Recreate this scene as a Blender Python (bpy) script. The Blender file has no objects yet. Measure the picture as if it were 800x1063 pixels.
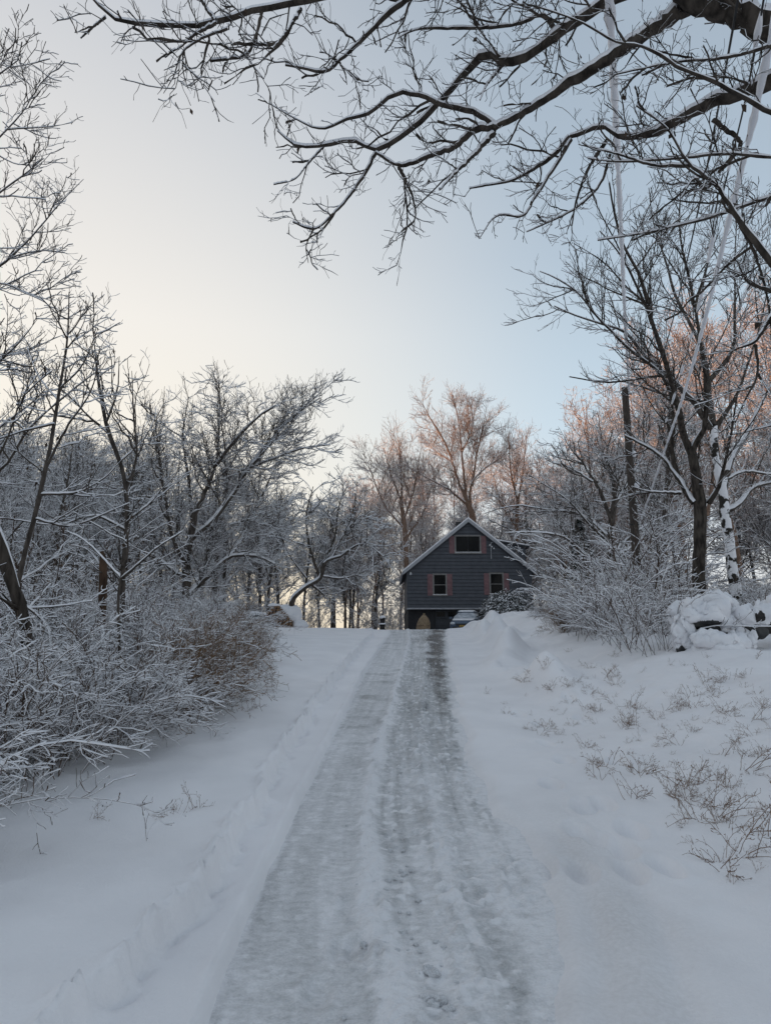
import bpy, bmesh, math, random
import numpy as np
from mathutils import Vector

rad = math.radians
rng = np.random.default_rng(11)
random.seed(5)
scene = bpy.context.scene
COL = scene.collection

# ------------------------------------------------------------------ camera
F, CX, CY, PITCH, EYE = 740.0, 400.0, 531.5, rad(11.0), 1.65
cp, sp = math.cos(PITCH), math.sin(PITCH)
cam = bpy.data.cameras.new('camera')
cam.sensor_fit = 'VERTICAL'; cam.sensor_height = 36.0; cam.lens = 36.0 * F / 1063.0
cam.clip_start = 0.05; cam.clip_end = 5000
camo = bpy.data.objects.new('camera', cam); COL.objects.link(camo)
camo.location = (0, 0, EYE); camo.rotation_euler = (rad(90) + PITCH, 0, 0)
scene.camera = camo

def ray(px, py):
    u = (px - CX) / F; v = (CY - py) / F
    return np.array([u, cp - v * sp, sp + v * cp])
def at_depth(px, py, t):
    return np.array([0, 0, EYE]) + ray(px, py) * t
def at(px, py, Y):
    d = ray(px, py)
    return np.array([0, 0, EYE]) + d * (Y / d[1])

# ------------------------------------------------------------------ noise
def _hash(ix, iy, seed):
    h = (ix.astype(np.int64) * 374761393 + iy.astype(np.int64) * 668265263 + seed * 974711) & 0xffffffff
    h = ((h ^ (h >> 13)) * 1274126177) & 0xffffffff
    h = h ^ (h >> 16)
    return (h & 0xffff) / 65535.0
def vnoise(x, y, seed=0):
    x = np.asarray(x, float); y = np.asarray(y, float)
    ix = np.floor(x); iy = np.floor(y); fx = x - ix; fy = y - iy
    fx = fx * fx * (3 - 2 * fx); fy = fy * fy * (3 - 2 * fy)
    a = _hash(ix, iy, seed); b = _hash(ix + 1, iy, seed); c = _hash(ix, iy + 1, seed); d = _hash(ix + 1, iy + 1, seed)
    return (a * (1 - fx) + b * fx) * (1 - fy) + (c * (1 - fx) + d * fx) * fy
def fbm(x, y, seed=0, octv=4, gain=0.5):
    s = 0; a = 1; t = 0
    for k in range(octv):
        s = s + a * vnoise(x * 2 ** k + 17.3 * k, y * 2 ** k - 9.1 * k, seed + k); t += a; a *= gain
    return s / t - 0.5
def sstep(a, b, x):
    t = np.clip((x - a) / (b - a), 0, 1)
    return t * t * (3 - 2 * t)

# ------------------------------------------------------------------ terrain
_d = np.linspace(-900, 1600, 50001)
_s = np.interp(_d, [-60, -10, 0, 5, 10, 25, 32, 37, 42, 52, 60, 400], [0.0, .02, .045, .07, .088, .09, .055, .006, .012, .012, 0, 0])
_z = np.concatenate([[0], np.cumsum((_s[1:] + _s[:-1]) / 2 * np.diff(_d))]); _z -= np.interp(0, _d, _z)
def prof(y): return np.interp(y, _d, _z)

def on_prof(px, py, lift=0.0):
    d = ray(px, py); k = d[2] / d[1]
    ys = np.linspace(1.5, 60, 6000)
    g = EYE + k * ys - (prof(ys) + lift)
    i = np.argmax(g < 0)
    y = ys[i] if g[i] < 0 else 36.0
    return d[0] / d[1] * y, y
def edge(pts, far):
    xy = sorted([on_prof(*p) for p in pts], key=lambda q: q[1])
    xs = [q[0] for q in xy]; ys = [q[1] for q in xy]
    xs = [xs[0] + (xs[0] - xs[1]) / max(ys[1] - ys[0], .1) * .6] + xs; ys = [ys[0] - .6] + ys
    for f in far: ys.append(f[1]); xs.append(f[0])
    return lambda y: np.interp(y, ys, xs)
edge_left = edge([(215, 1063), (262, 950), (305, 850), (345, 770), (378, 700), (395, 672), (405, 658)], [(.2, 40), (.6, 46), (.9, 70)])
edge_lip = edge([(110, 1063), (195, 970), (245, 890), (300, 785), (345, 715), (375, 675), (386, 662)], [(-.7, 40), (-.2, 46), (0.0, 70)])
edge_right = edge([(566, 1063), (560, 960), (545, 902), (519, 855), (495, 825), (476, 780), (469, 740), (466, 710), (462, 680), (461, 662)], [(3.3, 40), (7.5, 46), (9, 70)])
ridge_x = edge([(416, 1063), (399, 984), (388, 935), (384, 882), (382, 840), (395, 765), (406, 735), (417, 695), (425, 665)], [(1.2, 40), (2, 46), (3, 70)])

def bank(dr, y):
    A = np.interp(y, [2, 5, 12, 22, 32, 42, 60], [.35, .45, .65, .75, .75, .3, .2])
    d0 = np.interp(y, [3, 12, 30], [.9, .9, .8]); d1 = np.interp(y, [3, 12, 30], [4.6, 4.6, 3.0])
    return A * sstep(0, 1, (dr - d0) / (d1 - d0)) + .035 * np.clip(dr - 4.5, 0, 25)

def ground_base(x, y):
    x = np.asarray(x, float); y = np.asarray(y, float)
    z = prof(y)
    L = edge_left(y) + .06 * fbm(y * 1.7, y * 0 + 3, 5); Lo = edge_lip(y) + .10 * fbm(y * 2.3, y * 0, 9)
    Rr = edge_right(y) + .22 * fbm(y * 1.3, y * 0 + 8, 15)
    dl = L - x; do = Lo - x; dr = x - Rr
    left = sstep(-.02, .05, dl) * .12
    jag = do + .07 * (vnoise(y * 6, x * 2, 35) - .5) + .03 * (vnoise(y * 17, x * 9, 34) - .5)
    left += sstep(-.02, .035, jag) * (.115 + .03 * vnoise(x * 3, y * 3, 31))
    left += np.exp(-((jag - .01) / .07) ** 2) * .15 * np.clip(vnoise(x * 16, y * 14, 39) - .38, 0, 1)
    left -= .035 * np.exp(-((jag + .05) / .035) ** 2) * sstep(.3, .6, vnoise(y * 3, x, 33))
    left += .03 * np.exp(-((dl - .06) / .04) ** 2) * vnoise(y * 6, x * 5, 37)
    left += .05 * np.clip(do, 0, 2.5)
    left = left * (1 - .6 * sstep(18, 33, y))
    right = sstep(-.05, .22, dr + .06 * (vnoise(y * 3, x * 3, 36) - .5)) * (.105 + .04 * fbm(x * 2, y * 2, 6)) + bank(dr, y)
    near = np.clip((7 - y) / 3, 0, 1)
    right -= near * sstep(.02, .2, dr) * (.035 * np.exp(-((dr - .28) / .09) ** 2) + .03 * np.exp(-((dr - .62) / .08) ** 2)) * (0.6 + .8 * vnoise(x * 4, y * 4, 8))
    m = np.exp(-((dr - 1.55 - .25 * np.sin(y * .7)) / .38) ** 2) * sstep(10, 14, y) * (1 - sstep(30, 36, y))
    right += m * (.08 + .95 * np.clip(vnoise(y * 1.25, x * 1.1, 21) - .3, 0, 1) + .18 * vnoise(y * 3.1, x * 2.7, 23))
    z = z + np.where(dl > -.5, left, 0) * (dl > -.4) + np.where(dr > -.5, right, 0)
    z = z - .055
    off = np.clip(np.minimum(np.maximum(dl, dr), 2.0) * 1.2, 0, 1)
    z = z + off * (.10 * fbm(x * .45, y * .45, 40, 3) + .035 * fbm(x * 1.7, y * 1.7, 50, 3) + .006 * fbm(x * 8, y * 8, 60, 2))
    z = z + sstep(.9, 2.6, dr) * (.10 * fbm(x * 2.6, y * 2.6, 70, 4) + .10 * np.clip(vnoise(x * 2.1, y * 2.1, 71) - .55, 0, 1)) + sstep(.2, .8, dr) * .03 * fbm(x * 4, y * 4, 72, 3)
    # unseen ridge, added far to the left to keep low sun off the ground
    h = 30 * np.exp(-((x + 118) / 30) ** 2) * sstep(-150, -90, y) * (1 - sstep(150, 190, y))
    z = z + .10 * np.exp(-(((x - 5.75) / .75) ** 2 + ((y - 12.1) / .8) ** 2))
    return z + h * (x < -40)

def hit(px, py, ymax=60.0):
    d = ray(px, py); ys = np.linspace(1.5, ymax, 4000)
    g = EYE + d[2] / d[1] * ys - ground_base(d[0] / d[1] * ys, ys)
    i = int(np.argmax(g < 0))
    if g[i] >= 0: i = 2400
    return d[0] / d[1] * ys[i], ys[i]

PRINTS = [hit(*p) for p in [(600, 862), (606, 838), (572, 815), (618, 872), (645, 884), (560, 905), (602, 906), (652, 905), (585, 790), (566, 772), (560, 752), (603, 745), (590, 722), (625, 835), (655, 862), (690, 900), (538, 742), (640, 790)]]
def ground_h(x, y):
    z = ground_base(x, y)
    for i, (fx, fy) in enumerate(PRINTS):
        q = ((x - fx) / .075) ** 2 + ((y - fy) / .15) ** 2
        z = z - .075 * np.exp(-q ** 2 * .6) + .012 * np.exp(-(q - 2.2) ** 2)
    return z
def gz(x, y): return float(ground_h(np.array([x]), np.array([y]))[0])

# ------------------------------------------------------------------ materials
def new_mat(name):
    m = bpy.data.materials.new(name); m.use_nodes = True
    nt = m.node_tree; return m, nt, nt.nodes['Principled BSDF']
def ramp(nt, stops):
    r = nt.nodes.new('ShaderNodeValToRGB'); e = r.color_ramp.elements
    while len(e) < len(stops): e.new(0.5)
    for k, (p, c) in enumerate(stops): e[k].position = p; e[k].color = (*c, 1)
    return r
def noise_mat(name, c0, c1, scale=8, rough=.85, bump=0.0, bscale=None, detail=5, lo=.35, hi=.65, stretch=None, metallic=0, spec=None):
    m, nt, b = new_mat(name)
    tc = nt.nodes.new('ShaderNodeTexCoord'); src = tc.outputs['Object']
    if stretch:
        mp = nt.nodes.new('ShaderNodeMapping'); mp.inputs['Scale'].default_value = stretch
        nt.links.new(src, mp.inputs[0]); src = mp.outputs[0]
    n = nt.nodes.new('ShaderNodeTexNoise'); n.inputs['Scale'].default_value = scale; n.inputs['Detail'].default_value = detail
    nt.links.new(src, n.inputs['Vector'])
    r = ramp(nt, [(lo, c0), (hi, c1)]); nt.links.new(n.outputs['Fac'], r.inputs[0]); nt.links.new(r.outputs[0], b.inputs['Base Color'])
    b.inputs['Roughness'].default_value = rough; b.inputs['Metallic'].default_value = metallic
    if spec is not None: b.inputs['Specular IOR Level'].default_value = spec
    if bump:
        n2 = nt.nodes.new('ShaderNodeTexNoise'); n2.inputs['Scale'].default_value = bscale or scale * 4; n2.inputs['Detail'].default_value = 4
        nt.links.new(src, n2.inputs['Vector'])
        bp = nt.nodes.new('ShaderNodeBump'); bp.inputs['Strength'].default_value = bump; bp.inputs['Distance'].default_value = .02
        nt.links.new(n2.outputs['Fac'], bp.inputs['Height']); nt.links.new(bp.outputs[0], b.inputs['Normal'])
    return m

SNOW = (.88, .86, .87)
M = {}
M['bark'] = noise_mat('bark', (.042, .035, .030), (.115, .096, .082), 14, .95, .6, 30, stretch=(1, 1, .25), spec=.2)
M['bark_dark'] = noise_mat('bark_dark', (.022, .018, .015), (.085, .07, .058), 14, .95, .6, 30, stretch=(1, 1, .25), spec=.2)
M['bark_sun_tint'] = noise_mat('bark_sun_tint', (.16, .105, .075), (.30, .20, .15), 14, .95, .5, 30, spec=.2)  # low sunlight on far trees put into lighter, redder bark; some firewood shares it
M['bark_rust'] = noise_mat('bark_rust', (.045, .028, .02), (.12, .075, .05), 9, .95, .6, 30, stretch=(1, 1, .25), spec=.2)
M['bark_plastered'] = noise_mat('bark_plastered', (.03, .025, .02), SNOW, 2.6, .9, .5, 20, lo=.49, hi=.515, detail=6)
M['branch_snow'] = noise_mat('branch_snow', (.74, .735, .76), SNOW, 9, .8, spec=.2)
M['cap_snow'] = noise_mat('cap_snow', (.78, .775, .80), SNOW, 3, .75, .25, 60, spec=.25)
M['stem'] = noise_mat('stem', (.06, .04, .03), (.14, .10, .075), 20, .9, spec=.2)
M['stem_brown'] = noise_mat('stem_brown', (.12, .07, .04), (.26, .165, .095), 20, .9, spec=.2)
M['weed'] = noise_mat('weed', (.11, .06, .035), (.25, .15, .09), 20, .9, spec=.2)
M['grass_brown'] = noise_mat('grass_brown', (.12, .075, .045), (.27, .175, .105), 12, .9, spec=.2)
M['clod'] = noise_mat('clod_snow', (.52, .52, .53), (.80, .80, .82), 3, .85, .4, 30)
M['dead_leaf'] = noise_mat('dead_leaf', (.035, .025, .02), (.09, .06, .04), 20, .8, spec=.2)
M['needle'] = noise_mat('needle', (.012, .02, .014), (.03, .045, .03), 10, .8, spec=.2)
M['rock'] = noise_mat('rock', (.02, .02, .022), (.07, .068, .066), 6, .9, .8, 20)
M['old_timber'] = noise_mat('old_timber', (.012, .011, .011), (.035, .03, .028), 8, .9, .6, 24, stretch=(.3, 3, 3))

def snow_ground_mat():
    m, nt, b = new_mat('snow_ground')
    tc = nt.nodes.new('ShaderNodeTexCoord'); at_ = nt.nodes.new('ShaderNodeAttribute'); at_.attribute_name = 'dirt'
    n = nt.nodes.new('ShaderNodeTexNoise'); n.inputs['Scale'].default_value = 1.2; n.inputs['Detail'].default_value = 8
    nt.links.new(tc.outputs['Object'], n.inputs['Vector'])
    r = ramp(nt, [(.3, (.81, .79, .80)), (.65, (.89, .868, .876))]); nt.links.new(n.outputs['Fac'], r.inputs[0])
    n3 = nt.nodes.new('ShaderNodeTexNoise'); n3.inputs['Scale'].default_value = 40; n3.inputs['Detail'].default_value = 4
    nt.links.new(tc.outputs['Object'], n3.inputs['Vector'])
    mul = nt.nodes.new('ShaderNodeMath'); mul.operation = 'MULTIPLY'; nt.links.new(at_.outputs['Fac'], mul.inputs[0]); nt.links.new(n3.outputs['Fac'], mul.inputs[1])
    mx = nt.nodes.new('ShaderNodeMixRGB'); mx.inputs[2].default_value = (.36, .33, .30, 1)
    nt.links.new(mul.outputs[0], mx.inputs[0]); nt.links.new(r.outputs[0], mx.inputs[1]); nt.links.new(mx.outputs[0], b.inputs['Base Color'])
    b.inputs['Roughness'].default_value = .7; b.inputs['Specular IOR Level'].default_value = .25
    n2 = nt.nodes.new('ShaderNodeTexNoise'); n2.inputs['Scale'].default_value = 70; n2.inputs['Detail'].default_value = 6
    nt.links.new(tc.outputs['Object'], n2.inputs['Vector'])
    bp = nt.nodes.new('ShaderNodeBump'); bp.inputs['Strength'].default_value = .35; bp.inputs['Distance'].default_value = .012
    nt.links.new(n2.outputs['Fac'], bp.inputs['Height']); nt.links.new(bp.outputs[0], b.inputs['Normal'])
    return m
M['snow_ground'] = snow_ground_mat()

def driveway_mat():
    m, nt, b = new_mat('driveway_packed_snow')
    tc = nt.nodes.new('ShaderNodeTexCoord'); a = nt.nodes.new('ShaderNodeAttribute'); a.attribute_name = 'wear'
    mp = nt.nodes.new('ShaderNodeMapping'); mp.inputs['Scale'].default_value = (14, 22, 14); nt.links.new(tc.outputs['Object'], mp.inputs[0])
    n = nt.nodes.new('ShaderNodeTexNoise'); n.inputs['Scale'].default_value = 1; n.inputs['Detail'].default_value = 7; n.inputs['Roughness'].default_value = .65
    nt.links.new(mp.outputs[0], n.inputs['Vector'])
    mr = nt.nodes.new('ShaderNodeMapRange'); mr.inputs['From Min'].default_value = .25; mr.inputs['From Max'].default_value = .75
    mr.inputs['To Min'].default_value = -.22; mr.inputs['To Max'].default_value = .22; nt.links.new(n.outputs['Fac'], mr.inputs['Value'])
    ad = nt.nodes.new('ShaderNodeMath'); ad.operation = 'ADD'; nt.links.new(a.outputs['Fac'], ad.inputs[0]); nt.links.new(mr.outputs[0], ad.inputs[1])
    r = ramp(nt, [(0, (.84, .825, .835)), (.28, (.66, .65, .655)), (.55, (.46, .458, .462)), (.78, (.24, .242, .245)), (1, (.035, .035, .037))])
    nf = nt.nodes.new('ShaderNodeTexNoise'); nf.inputs['Scale'].default_value = 85; nf.inputs['Detail'].default_value = 5; nt.links.new(tc.outputs['Object'], nf.inputs['Vector'])
    mf = nt.nodes.new('ShaderNodeMath'); mf.operation = 'MULTIPLY_ADD'; mf.inputs[1].default_value = .5; nt.links.new(nf.outputs['Fac'], mf.inputs[0]); nt.links.new(ad.outputs[0], mf.inputs[2])
    ms = nt.nodes.new('ShaderNodeMath'); ms.operation = 'SUBTRACT'; ms.inputs[1].default_value = .25; nt.links.new(mf.outputs[0], ms.inputs[0]); ad = ms
    nt.links.new(ad.outputs[0], r.inputs[0]); nt.links.new(r.outputs[0], b.inputs['Base Color'])
    rr = ramp(nt, [(.2, (.75,) * 3), (.8, (.38,) * 3)]); nt.links.new(ad.outputs[0], rr.inputs[0]); nt.links.new(rr.outputs[0], b.inputs['Roughness'])
    b.inputs['Specular IOR Level'].default_value = .35
    n2 = nt.nodes.new('ShaderNodeTexNoise'); n2.inputs['Scale'].default_value = 60; n2.inputs['Detail'].default_value = 6
    nt.links.new(tc.outputs['Object'], n2.inputs['Vector'])
    bp = nt.nodes.new('ShaderNodeBump'); bp.inputs['Strength'].default_value = .8; bp.inputs['Distance'].default_value = .015
    nt.links.new(n2.outputs['Fac'], bp.inputs['Height']); nt.links.new(bp.outputs[0], b.inputs['Normal'])
    return m
M['driveway'] = driveway_mat()

# ------------------------------------------------------------------ object helpers
def link(name, me, parent=None, loc=None):
    o = bpy.data.objects.new(name, me); COL.objects.link(o)
    if parent is not None: o.parent = parent
    if loc is not None: o.location = loc
    return o
def tag(o, label, cat, group=None):
    o['label'] = label; o['category'] = cat
    if group: o['group'] = group
    return o
def thing(name, label, cat, loc=(0, 0, 0), rz=0.0, group=None):
    o = link(name, None, None, loc); o.rotation_euler = (0, 0, rz); o.empty_display_size = .2
    return tag(o, label, cat, group)
def np_mesh(name, V, Fq, mats, mi=None, smooth=True):
    me = bpy.data.meshes.new(name); V = np.asarray(V, np.float32); Fq = np.asarray(Fq, np.int32)
    k = Fq.shape[1]
    me.vertices.add(len(V)); me.vertices.foreach_set('co', V.ravel())
    me.loops.add(Fq.size); me.loops.foreach_set('vertex_index', Fq.ravel())
    me.polygons.add(len(Fq)); me.polygons.foreach_set('loop_start', np.arange(0, Fq.size, k, dtype=np.int32))
    for m in mats: me.materials.append(m)
    if mi is not None: me.polygons.foreach_set('material_index', np.asarray(mi, np.int32))
    me.polygons.foreach_set('use_smooth', np.full(len(Fq), smooth, bool))
    me.update(calc_edges=True); me.validate()
    return me
def grid_mesh(name, X, Y, Z, mat):
    n, m_ = X.shape; V = np.stack([X, Y, Z], -1).reshape(-1, 3)
    i = np.arange(n * m_).reshape(n, m_)
    Fq = np.stack([i[:-1, :-1], i[:-1, 1:], i[1:, 1:], i[1:, :-1]], -1).reshape(-1, 4)
    return np_mesh(name, V, Fq, [mat])
def bm_obj(name, bm, mat, parent=None, loc=None, smooth=False, bevel=0):
    me = bpy.data.meshes.new(name)
    if bevel:
        bmesh.ops.bevel(bm, geom=list(bm.edges), offset=bevel, segments=2, affect='EDGES', profile=.6)
    bmesh.ops.recalc_face_normals(bm, faces=bm.faces)
    bm.to_mesh(me); bm.free(); me.materials.append(mat)
    if smooth:
        for p in me.polygons: p.use_smooth = True
    return link(name, me, parent, loc)
def add_box(bm, x0, x1, y0, y1, z0, z1):
    v = [bm.verts.new(p) for p in [(x0, y0, z0), (x1, y0, z0), (x1, y1, z0), (x0, y1, z0), (x0, y0, z1), (x1, y0, z1), (x1, y1, z1), (x0, y1, z1)]]
    for f in [(0, 3, 2, 1), (4, 5, 6, 7), (0, 1, 5, 4), (1, 2, 6, 5), (2, 3, 7, 6), (3, 0, 4, 7)]: bm.faces.new([v[i] for i in f])
    return v
def box(name, mat, parent, x0, x1, y0, y1, z0, z1, bevel=0):
    bm = bmesh.new(); add_box(bm, x0, x1, y0, y1, z0, z1)
    return bm_obj(name, bm, mat, parent, bevel=bevel)
def prism(bm, poly, y0, y1):   # poly in (x,z), extruded along y
    a = [bm.verts.new((x, y0, z)) for x, z in poly]; b = [bm.verts.new((x, y1, z)) for x, z in poly]
    bm.faces.new(a); bm.faces.new(b[::-1]); n = len(poly)
    for i in range(n): bm.faces.new([a[i], b[i], b[(i + 1) % n], a[(i + 1) % n]])
def dup(root, loc, rz, label, group, scale=1.0):
    r = root.copy(); COL.objects.link(r); r.location = loc; r.rotation_euler = (0, 0, rz)
    r.scale = (scale,) * 3 if not isinstance(scale, tuple) else scale
    r['label'] = label; r['group'] = group
    for ch in list(root.children):
        c = ch.copy(); COL.objects.link(c); c.parent = r
    return r

# ------------------------------------------------------------------ ground and driveway
def axis(a0, f0, f1, a1, step, grow_):
    mid = list(np.arange(f0, f1, step)); lo = []; hi = []; s = step; v = f0
    while v > a0: s *= grow_; v -= s; lo.append(v)
    s = step; v = mid[-1]
    while v < a1: s *= grow_; v += s; hi.append(v)
    return np.array(lo[::-1] + mid + hi)
gx = axis(-700, -3.0, 3.6, 700, .021, 1.045)
gy = axis(-120, 2.2, 7.0, 1500, .022, 1.010)
X, Y = np.meshgrid(gx, gy)
me = grid_mesh('snow_ground', X, Y, ground_h(X, Y), M['snow_ground'])
_dr = X - edge_right(Y)
dirt = np.clip((7.5 - Y) / 3, 0, 1) * np.exp(-((_dr - .42) / .35) ** 2) * (.15 + .55 * vnoise(X * 5, Y * 3, 77))
dirt = dirt + .35 * np.exp(-((_dr - .02) / .12) ** 2) * vnoise(X * 7, Y * 7, 78)
me.attributes.new('dirt', 'FLOAT', 'POINT').data.foreach_set('value', np.clip(dirt, 0, 1).ravel().astype(np.float32))
g = link('snow_ground', me); g['kind'] = 'structure'

DRPR = [on_prof(*p) for p in [(362, 939), (356, 987), (329, 1032), (383, 940), (372, 985)]]
rows = [-3.0]
while rows[-1] < 50: rows.append(rows[-1] + (.1 if rows[-1] < 2 else max(.011, .0045 * rows[-1])))
rows = np.array(rows); U = np.linspace(0, 1, 300)
Lx = edge_left(rows) - .25; Rx = edge_right(rows) + .45
DX = Lx[:, None] + (Rx - Lx)[:, None] * U[None]; DY = np.repeat(rows[:, None], len(U), 1)
rx_ = ridge_x(DY); eL = edge_left(DY); eR = edge_right(DY)
dz = np.zeros_like(DX)
ridge = np.exp(-((DX - rx_ - .06 * fbm(DY * 1.5, DY * 0, 2)) / (.07 + .03 * vnoise(DY * 2, DY * 0, 3))) ** 2)
lump = vnoise(DX * 16, DY * 14, 4) * .6 + vnoise(DX * 34, DY * 30, 5) * .4
lump2 = vnoise(DX * 22 + 4, DY * 20, 14) * vnoise(DX * 7, DY * 5, 15)
dz += ridge * (.010 + .055 * lump ** 2 + .035 * lump2)
r2 = rx_ + (eR - rx_) * .52
ridge2 = np.exp(-((DX - r2) / .10) ** 2)
dz += ridge2 * (.05 * lump ** 2 + .03 * lump2)
dz += .014 * fbm(DX * 3, DY * 3, 33, 3) + .006 * fbm(DX * 14, DY * 14, 36, 2)
rough_r = sstep(0, .15, DX - rx_) * (1 - sstep(-.1, .2, DX - eR))
dz += rough_r * .045 * (vnoise(DX * 20, DY * 18, 44) - .45) * vnoise(DX * 2.2, DY * 2.2, 45) + rough_r * .03 * np.clip(vnoise(DX * 30, DY * 26, 46) - .72, 0, 1)
for fx, fy in DRPR:
    q = ((DX - fx) / .06) ** 2 + ((DY - fy) / .13) ** 2
    dz += -.022 * np.exp(-q ** 2) + .006 * np.exp(-(q - 2) ** 2)
dz -= .14 * sstep(.10, .35, DX - eR) + .10 * sstep(.05, .2, eL - DX)
chunk = np.clip(vnoise(DX * 15, DY * 13, 91) * 1.2 + vnoise(DX * 37, DY * 33, 92) * .6 - 1.12, 0, .35)
fine = vnoise(DX * 40, DY * 40, 93) - .5
dz += chunk * (.006 + .075 * rough_r * vnoise(DX * 1.6, DY * .8, 94)) + .006 * fine
edn = .05 * (vnoise(DY * 4, DX * 4, 95) - .5) + .03 * (vnoise(DY * 14, DX * 9, 96) - .5)
wl = sstep(-.01, .03, DX - eL + edn) * (1 - sstep(-.07, -.01, DX - rx_ + edn * 2))
wr = sstep(.0, .05, DX - rx_ + edn * 2) * (1 - sstep(-.05 - .1 * np.clip((6 - DY) / 3, 0, 1), .04, DX - eR + edn * 2))
wear = .05 + .25 * (lump - .5) * (.4 * wl + wr) + wl * (.19 + .24 * fbm(DX * 1.5, DY * .9, 61, 4)) + wr * (.37 + .5 * fbm(DX * 1.8, DY * 1.1, 62, 4))
wear -= ridge2 * .22 * vnoise(DX * 3, DY * 2, 66)
wear -= (.26 - .12 * sstep(8, 16, DY)) * np.clip(ridge, 0, 1) * sstep(.35, .6, vnoise(DX * 9, DY * 5, 97) + .25 * lump)
lat = DX - rx_
wear += (.6 * wl + wr) * (.30 * (vnoise(lat * 17, DY * .45, 98) - .5) + .16 * (vnoise(lat * 45, DY * .8, 99) - .5))
wear -= chunk * (.5 * wl + 1.5 * wr) - .10 * fine * (wl + wr)
fary = sstep(7, 16, DY)
cr = (DX - rx_) / (eR - rx_)
wear += fary * np.exp(-((cr - .75) / .27) ** 2) * .34
wear += sstep(13, 20, DY) * np.exp(-((cr - .72) / .26) ** 2) * 1.5 * np.clip(vnoise(DX * 2.6, DY * 1.3, 80) - .42, 0, 1)
wear += sstep(6, 10, DY) * np.exp(-((cr - .9) / .16) ** 2) * 1.2 * np.clip(vnoise(DX * 5, DY * 2.5, 82) - .5, 0, 1)
wear += wl * sstep(5, 12, DY) * 1.0 * np.clip(vnoise(DX * 3, DY * 4, 83) - .6, 0, 1)
near = np.clip((6 - DY) / 2, 0, 1)
wear = wear - wr * .13 * np.clip((11 - DY) / 6, 0, 1)
me = grid_mesh('driveway', DX, DY, prof(DY) + dz - .004, M['driveway'])
me.attributes.new('wear', 'FLOAT', 'POINT').data.foreach_set('value', np.clip(wear, 0, 1).ravel().astype(np.float32))
g = link('driveway', me); g['kind'] = 'structure'

# ------------------------------------------------------------------ branch machinery
def norm(v): return v / np.maximum(np.linalg.norm(v, axis=-1, keepdims=True), 1e-9)
class Limbs:
    """collects batches of tapered snow-topped tubes into one mesh"""
    def __init__(self): self.V = []; self.F = []; self.I = []; self.n = 0
    def tubes(self, P, R, snow, sides, smin=.0, gaps=.18, rmin=0.0):
        B, n, _ = P.shape
        if B == 0: return
        R = np.maximum(R, rmin)
        T = norm(np.gradient(P, axis=1)); mt = norm(T.mean(1))
        ref = np.where(np.abs(mt[:, 2:3]) > .9, np.array([[0, 1., 0]]), np.array([[0, 0, 1.]]))[:, None, :]
        side = norm(np.cross(T, np.broadcast_to(ref, T.shape))); up = np.cross(side, T)
        hz = np.sqrt(T[..., 0] ** 2 + T[..., 1] ** 2)
        S = snow * np.clip(hz * 1.25 - .25, 0, 1) * rng.uniform(.45, 1.25, (B, 1)) * rng.uniform(.7, 1.2, (B, n))
        S = np.where(rng.random((B, n)) < gaps, S * .15, S)
        a = 2 * np.pi * np.arange(sides) / sides
        ca = np.cos(a); sa = np.sin(a); w = np.clip(sa + .15, 0, 1)
        ring = P[:, :, None] + R[:, :, None, None] * (ca[None, None, :, None] * side[:, :, None] + sa[None, None, :, None] * up[:, :, None])
        ring[..., 2] += S[:, :, None] * w
        ring += (S[:, :, None] * .36 * ca * (sa > -.2))[..., None] * side[:, :, None]
        idx = self.n + np.arange(B * n * sides).reshape(B, n, sides); nx = np.roll(idx, -1, 2)
        Fq = np.stack([idx[:, :-1], nx[:, :-1], nx[:, 1:], idx[:, 1:]], -1)
        fs = (sa + np.roll(sa, -1)) / 2 > .1
        sm = (S[:, :-1] + S[:, 1:]) / 2
        mi = (fs[None, None] & (sm > np.maximum(.25 * snow * .5, .0017))[..., None]).astype(np.int32)
        self.V.append(ring.reshape(-1, 3)); self.F.append(Fq.reshape(-1, 4)); self.I.append(mi.reshape(-1)); self.n += B * n * sides
    def mesh(self, name, mats, origin=(0, 0, 0), smooth=True):
        return np_mesh(name, np.concatenate(self.V) - np.array(origin), np.concatenate(self.F), mats, np.concatenate(self.I), smooth)

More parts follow.
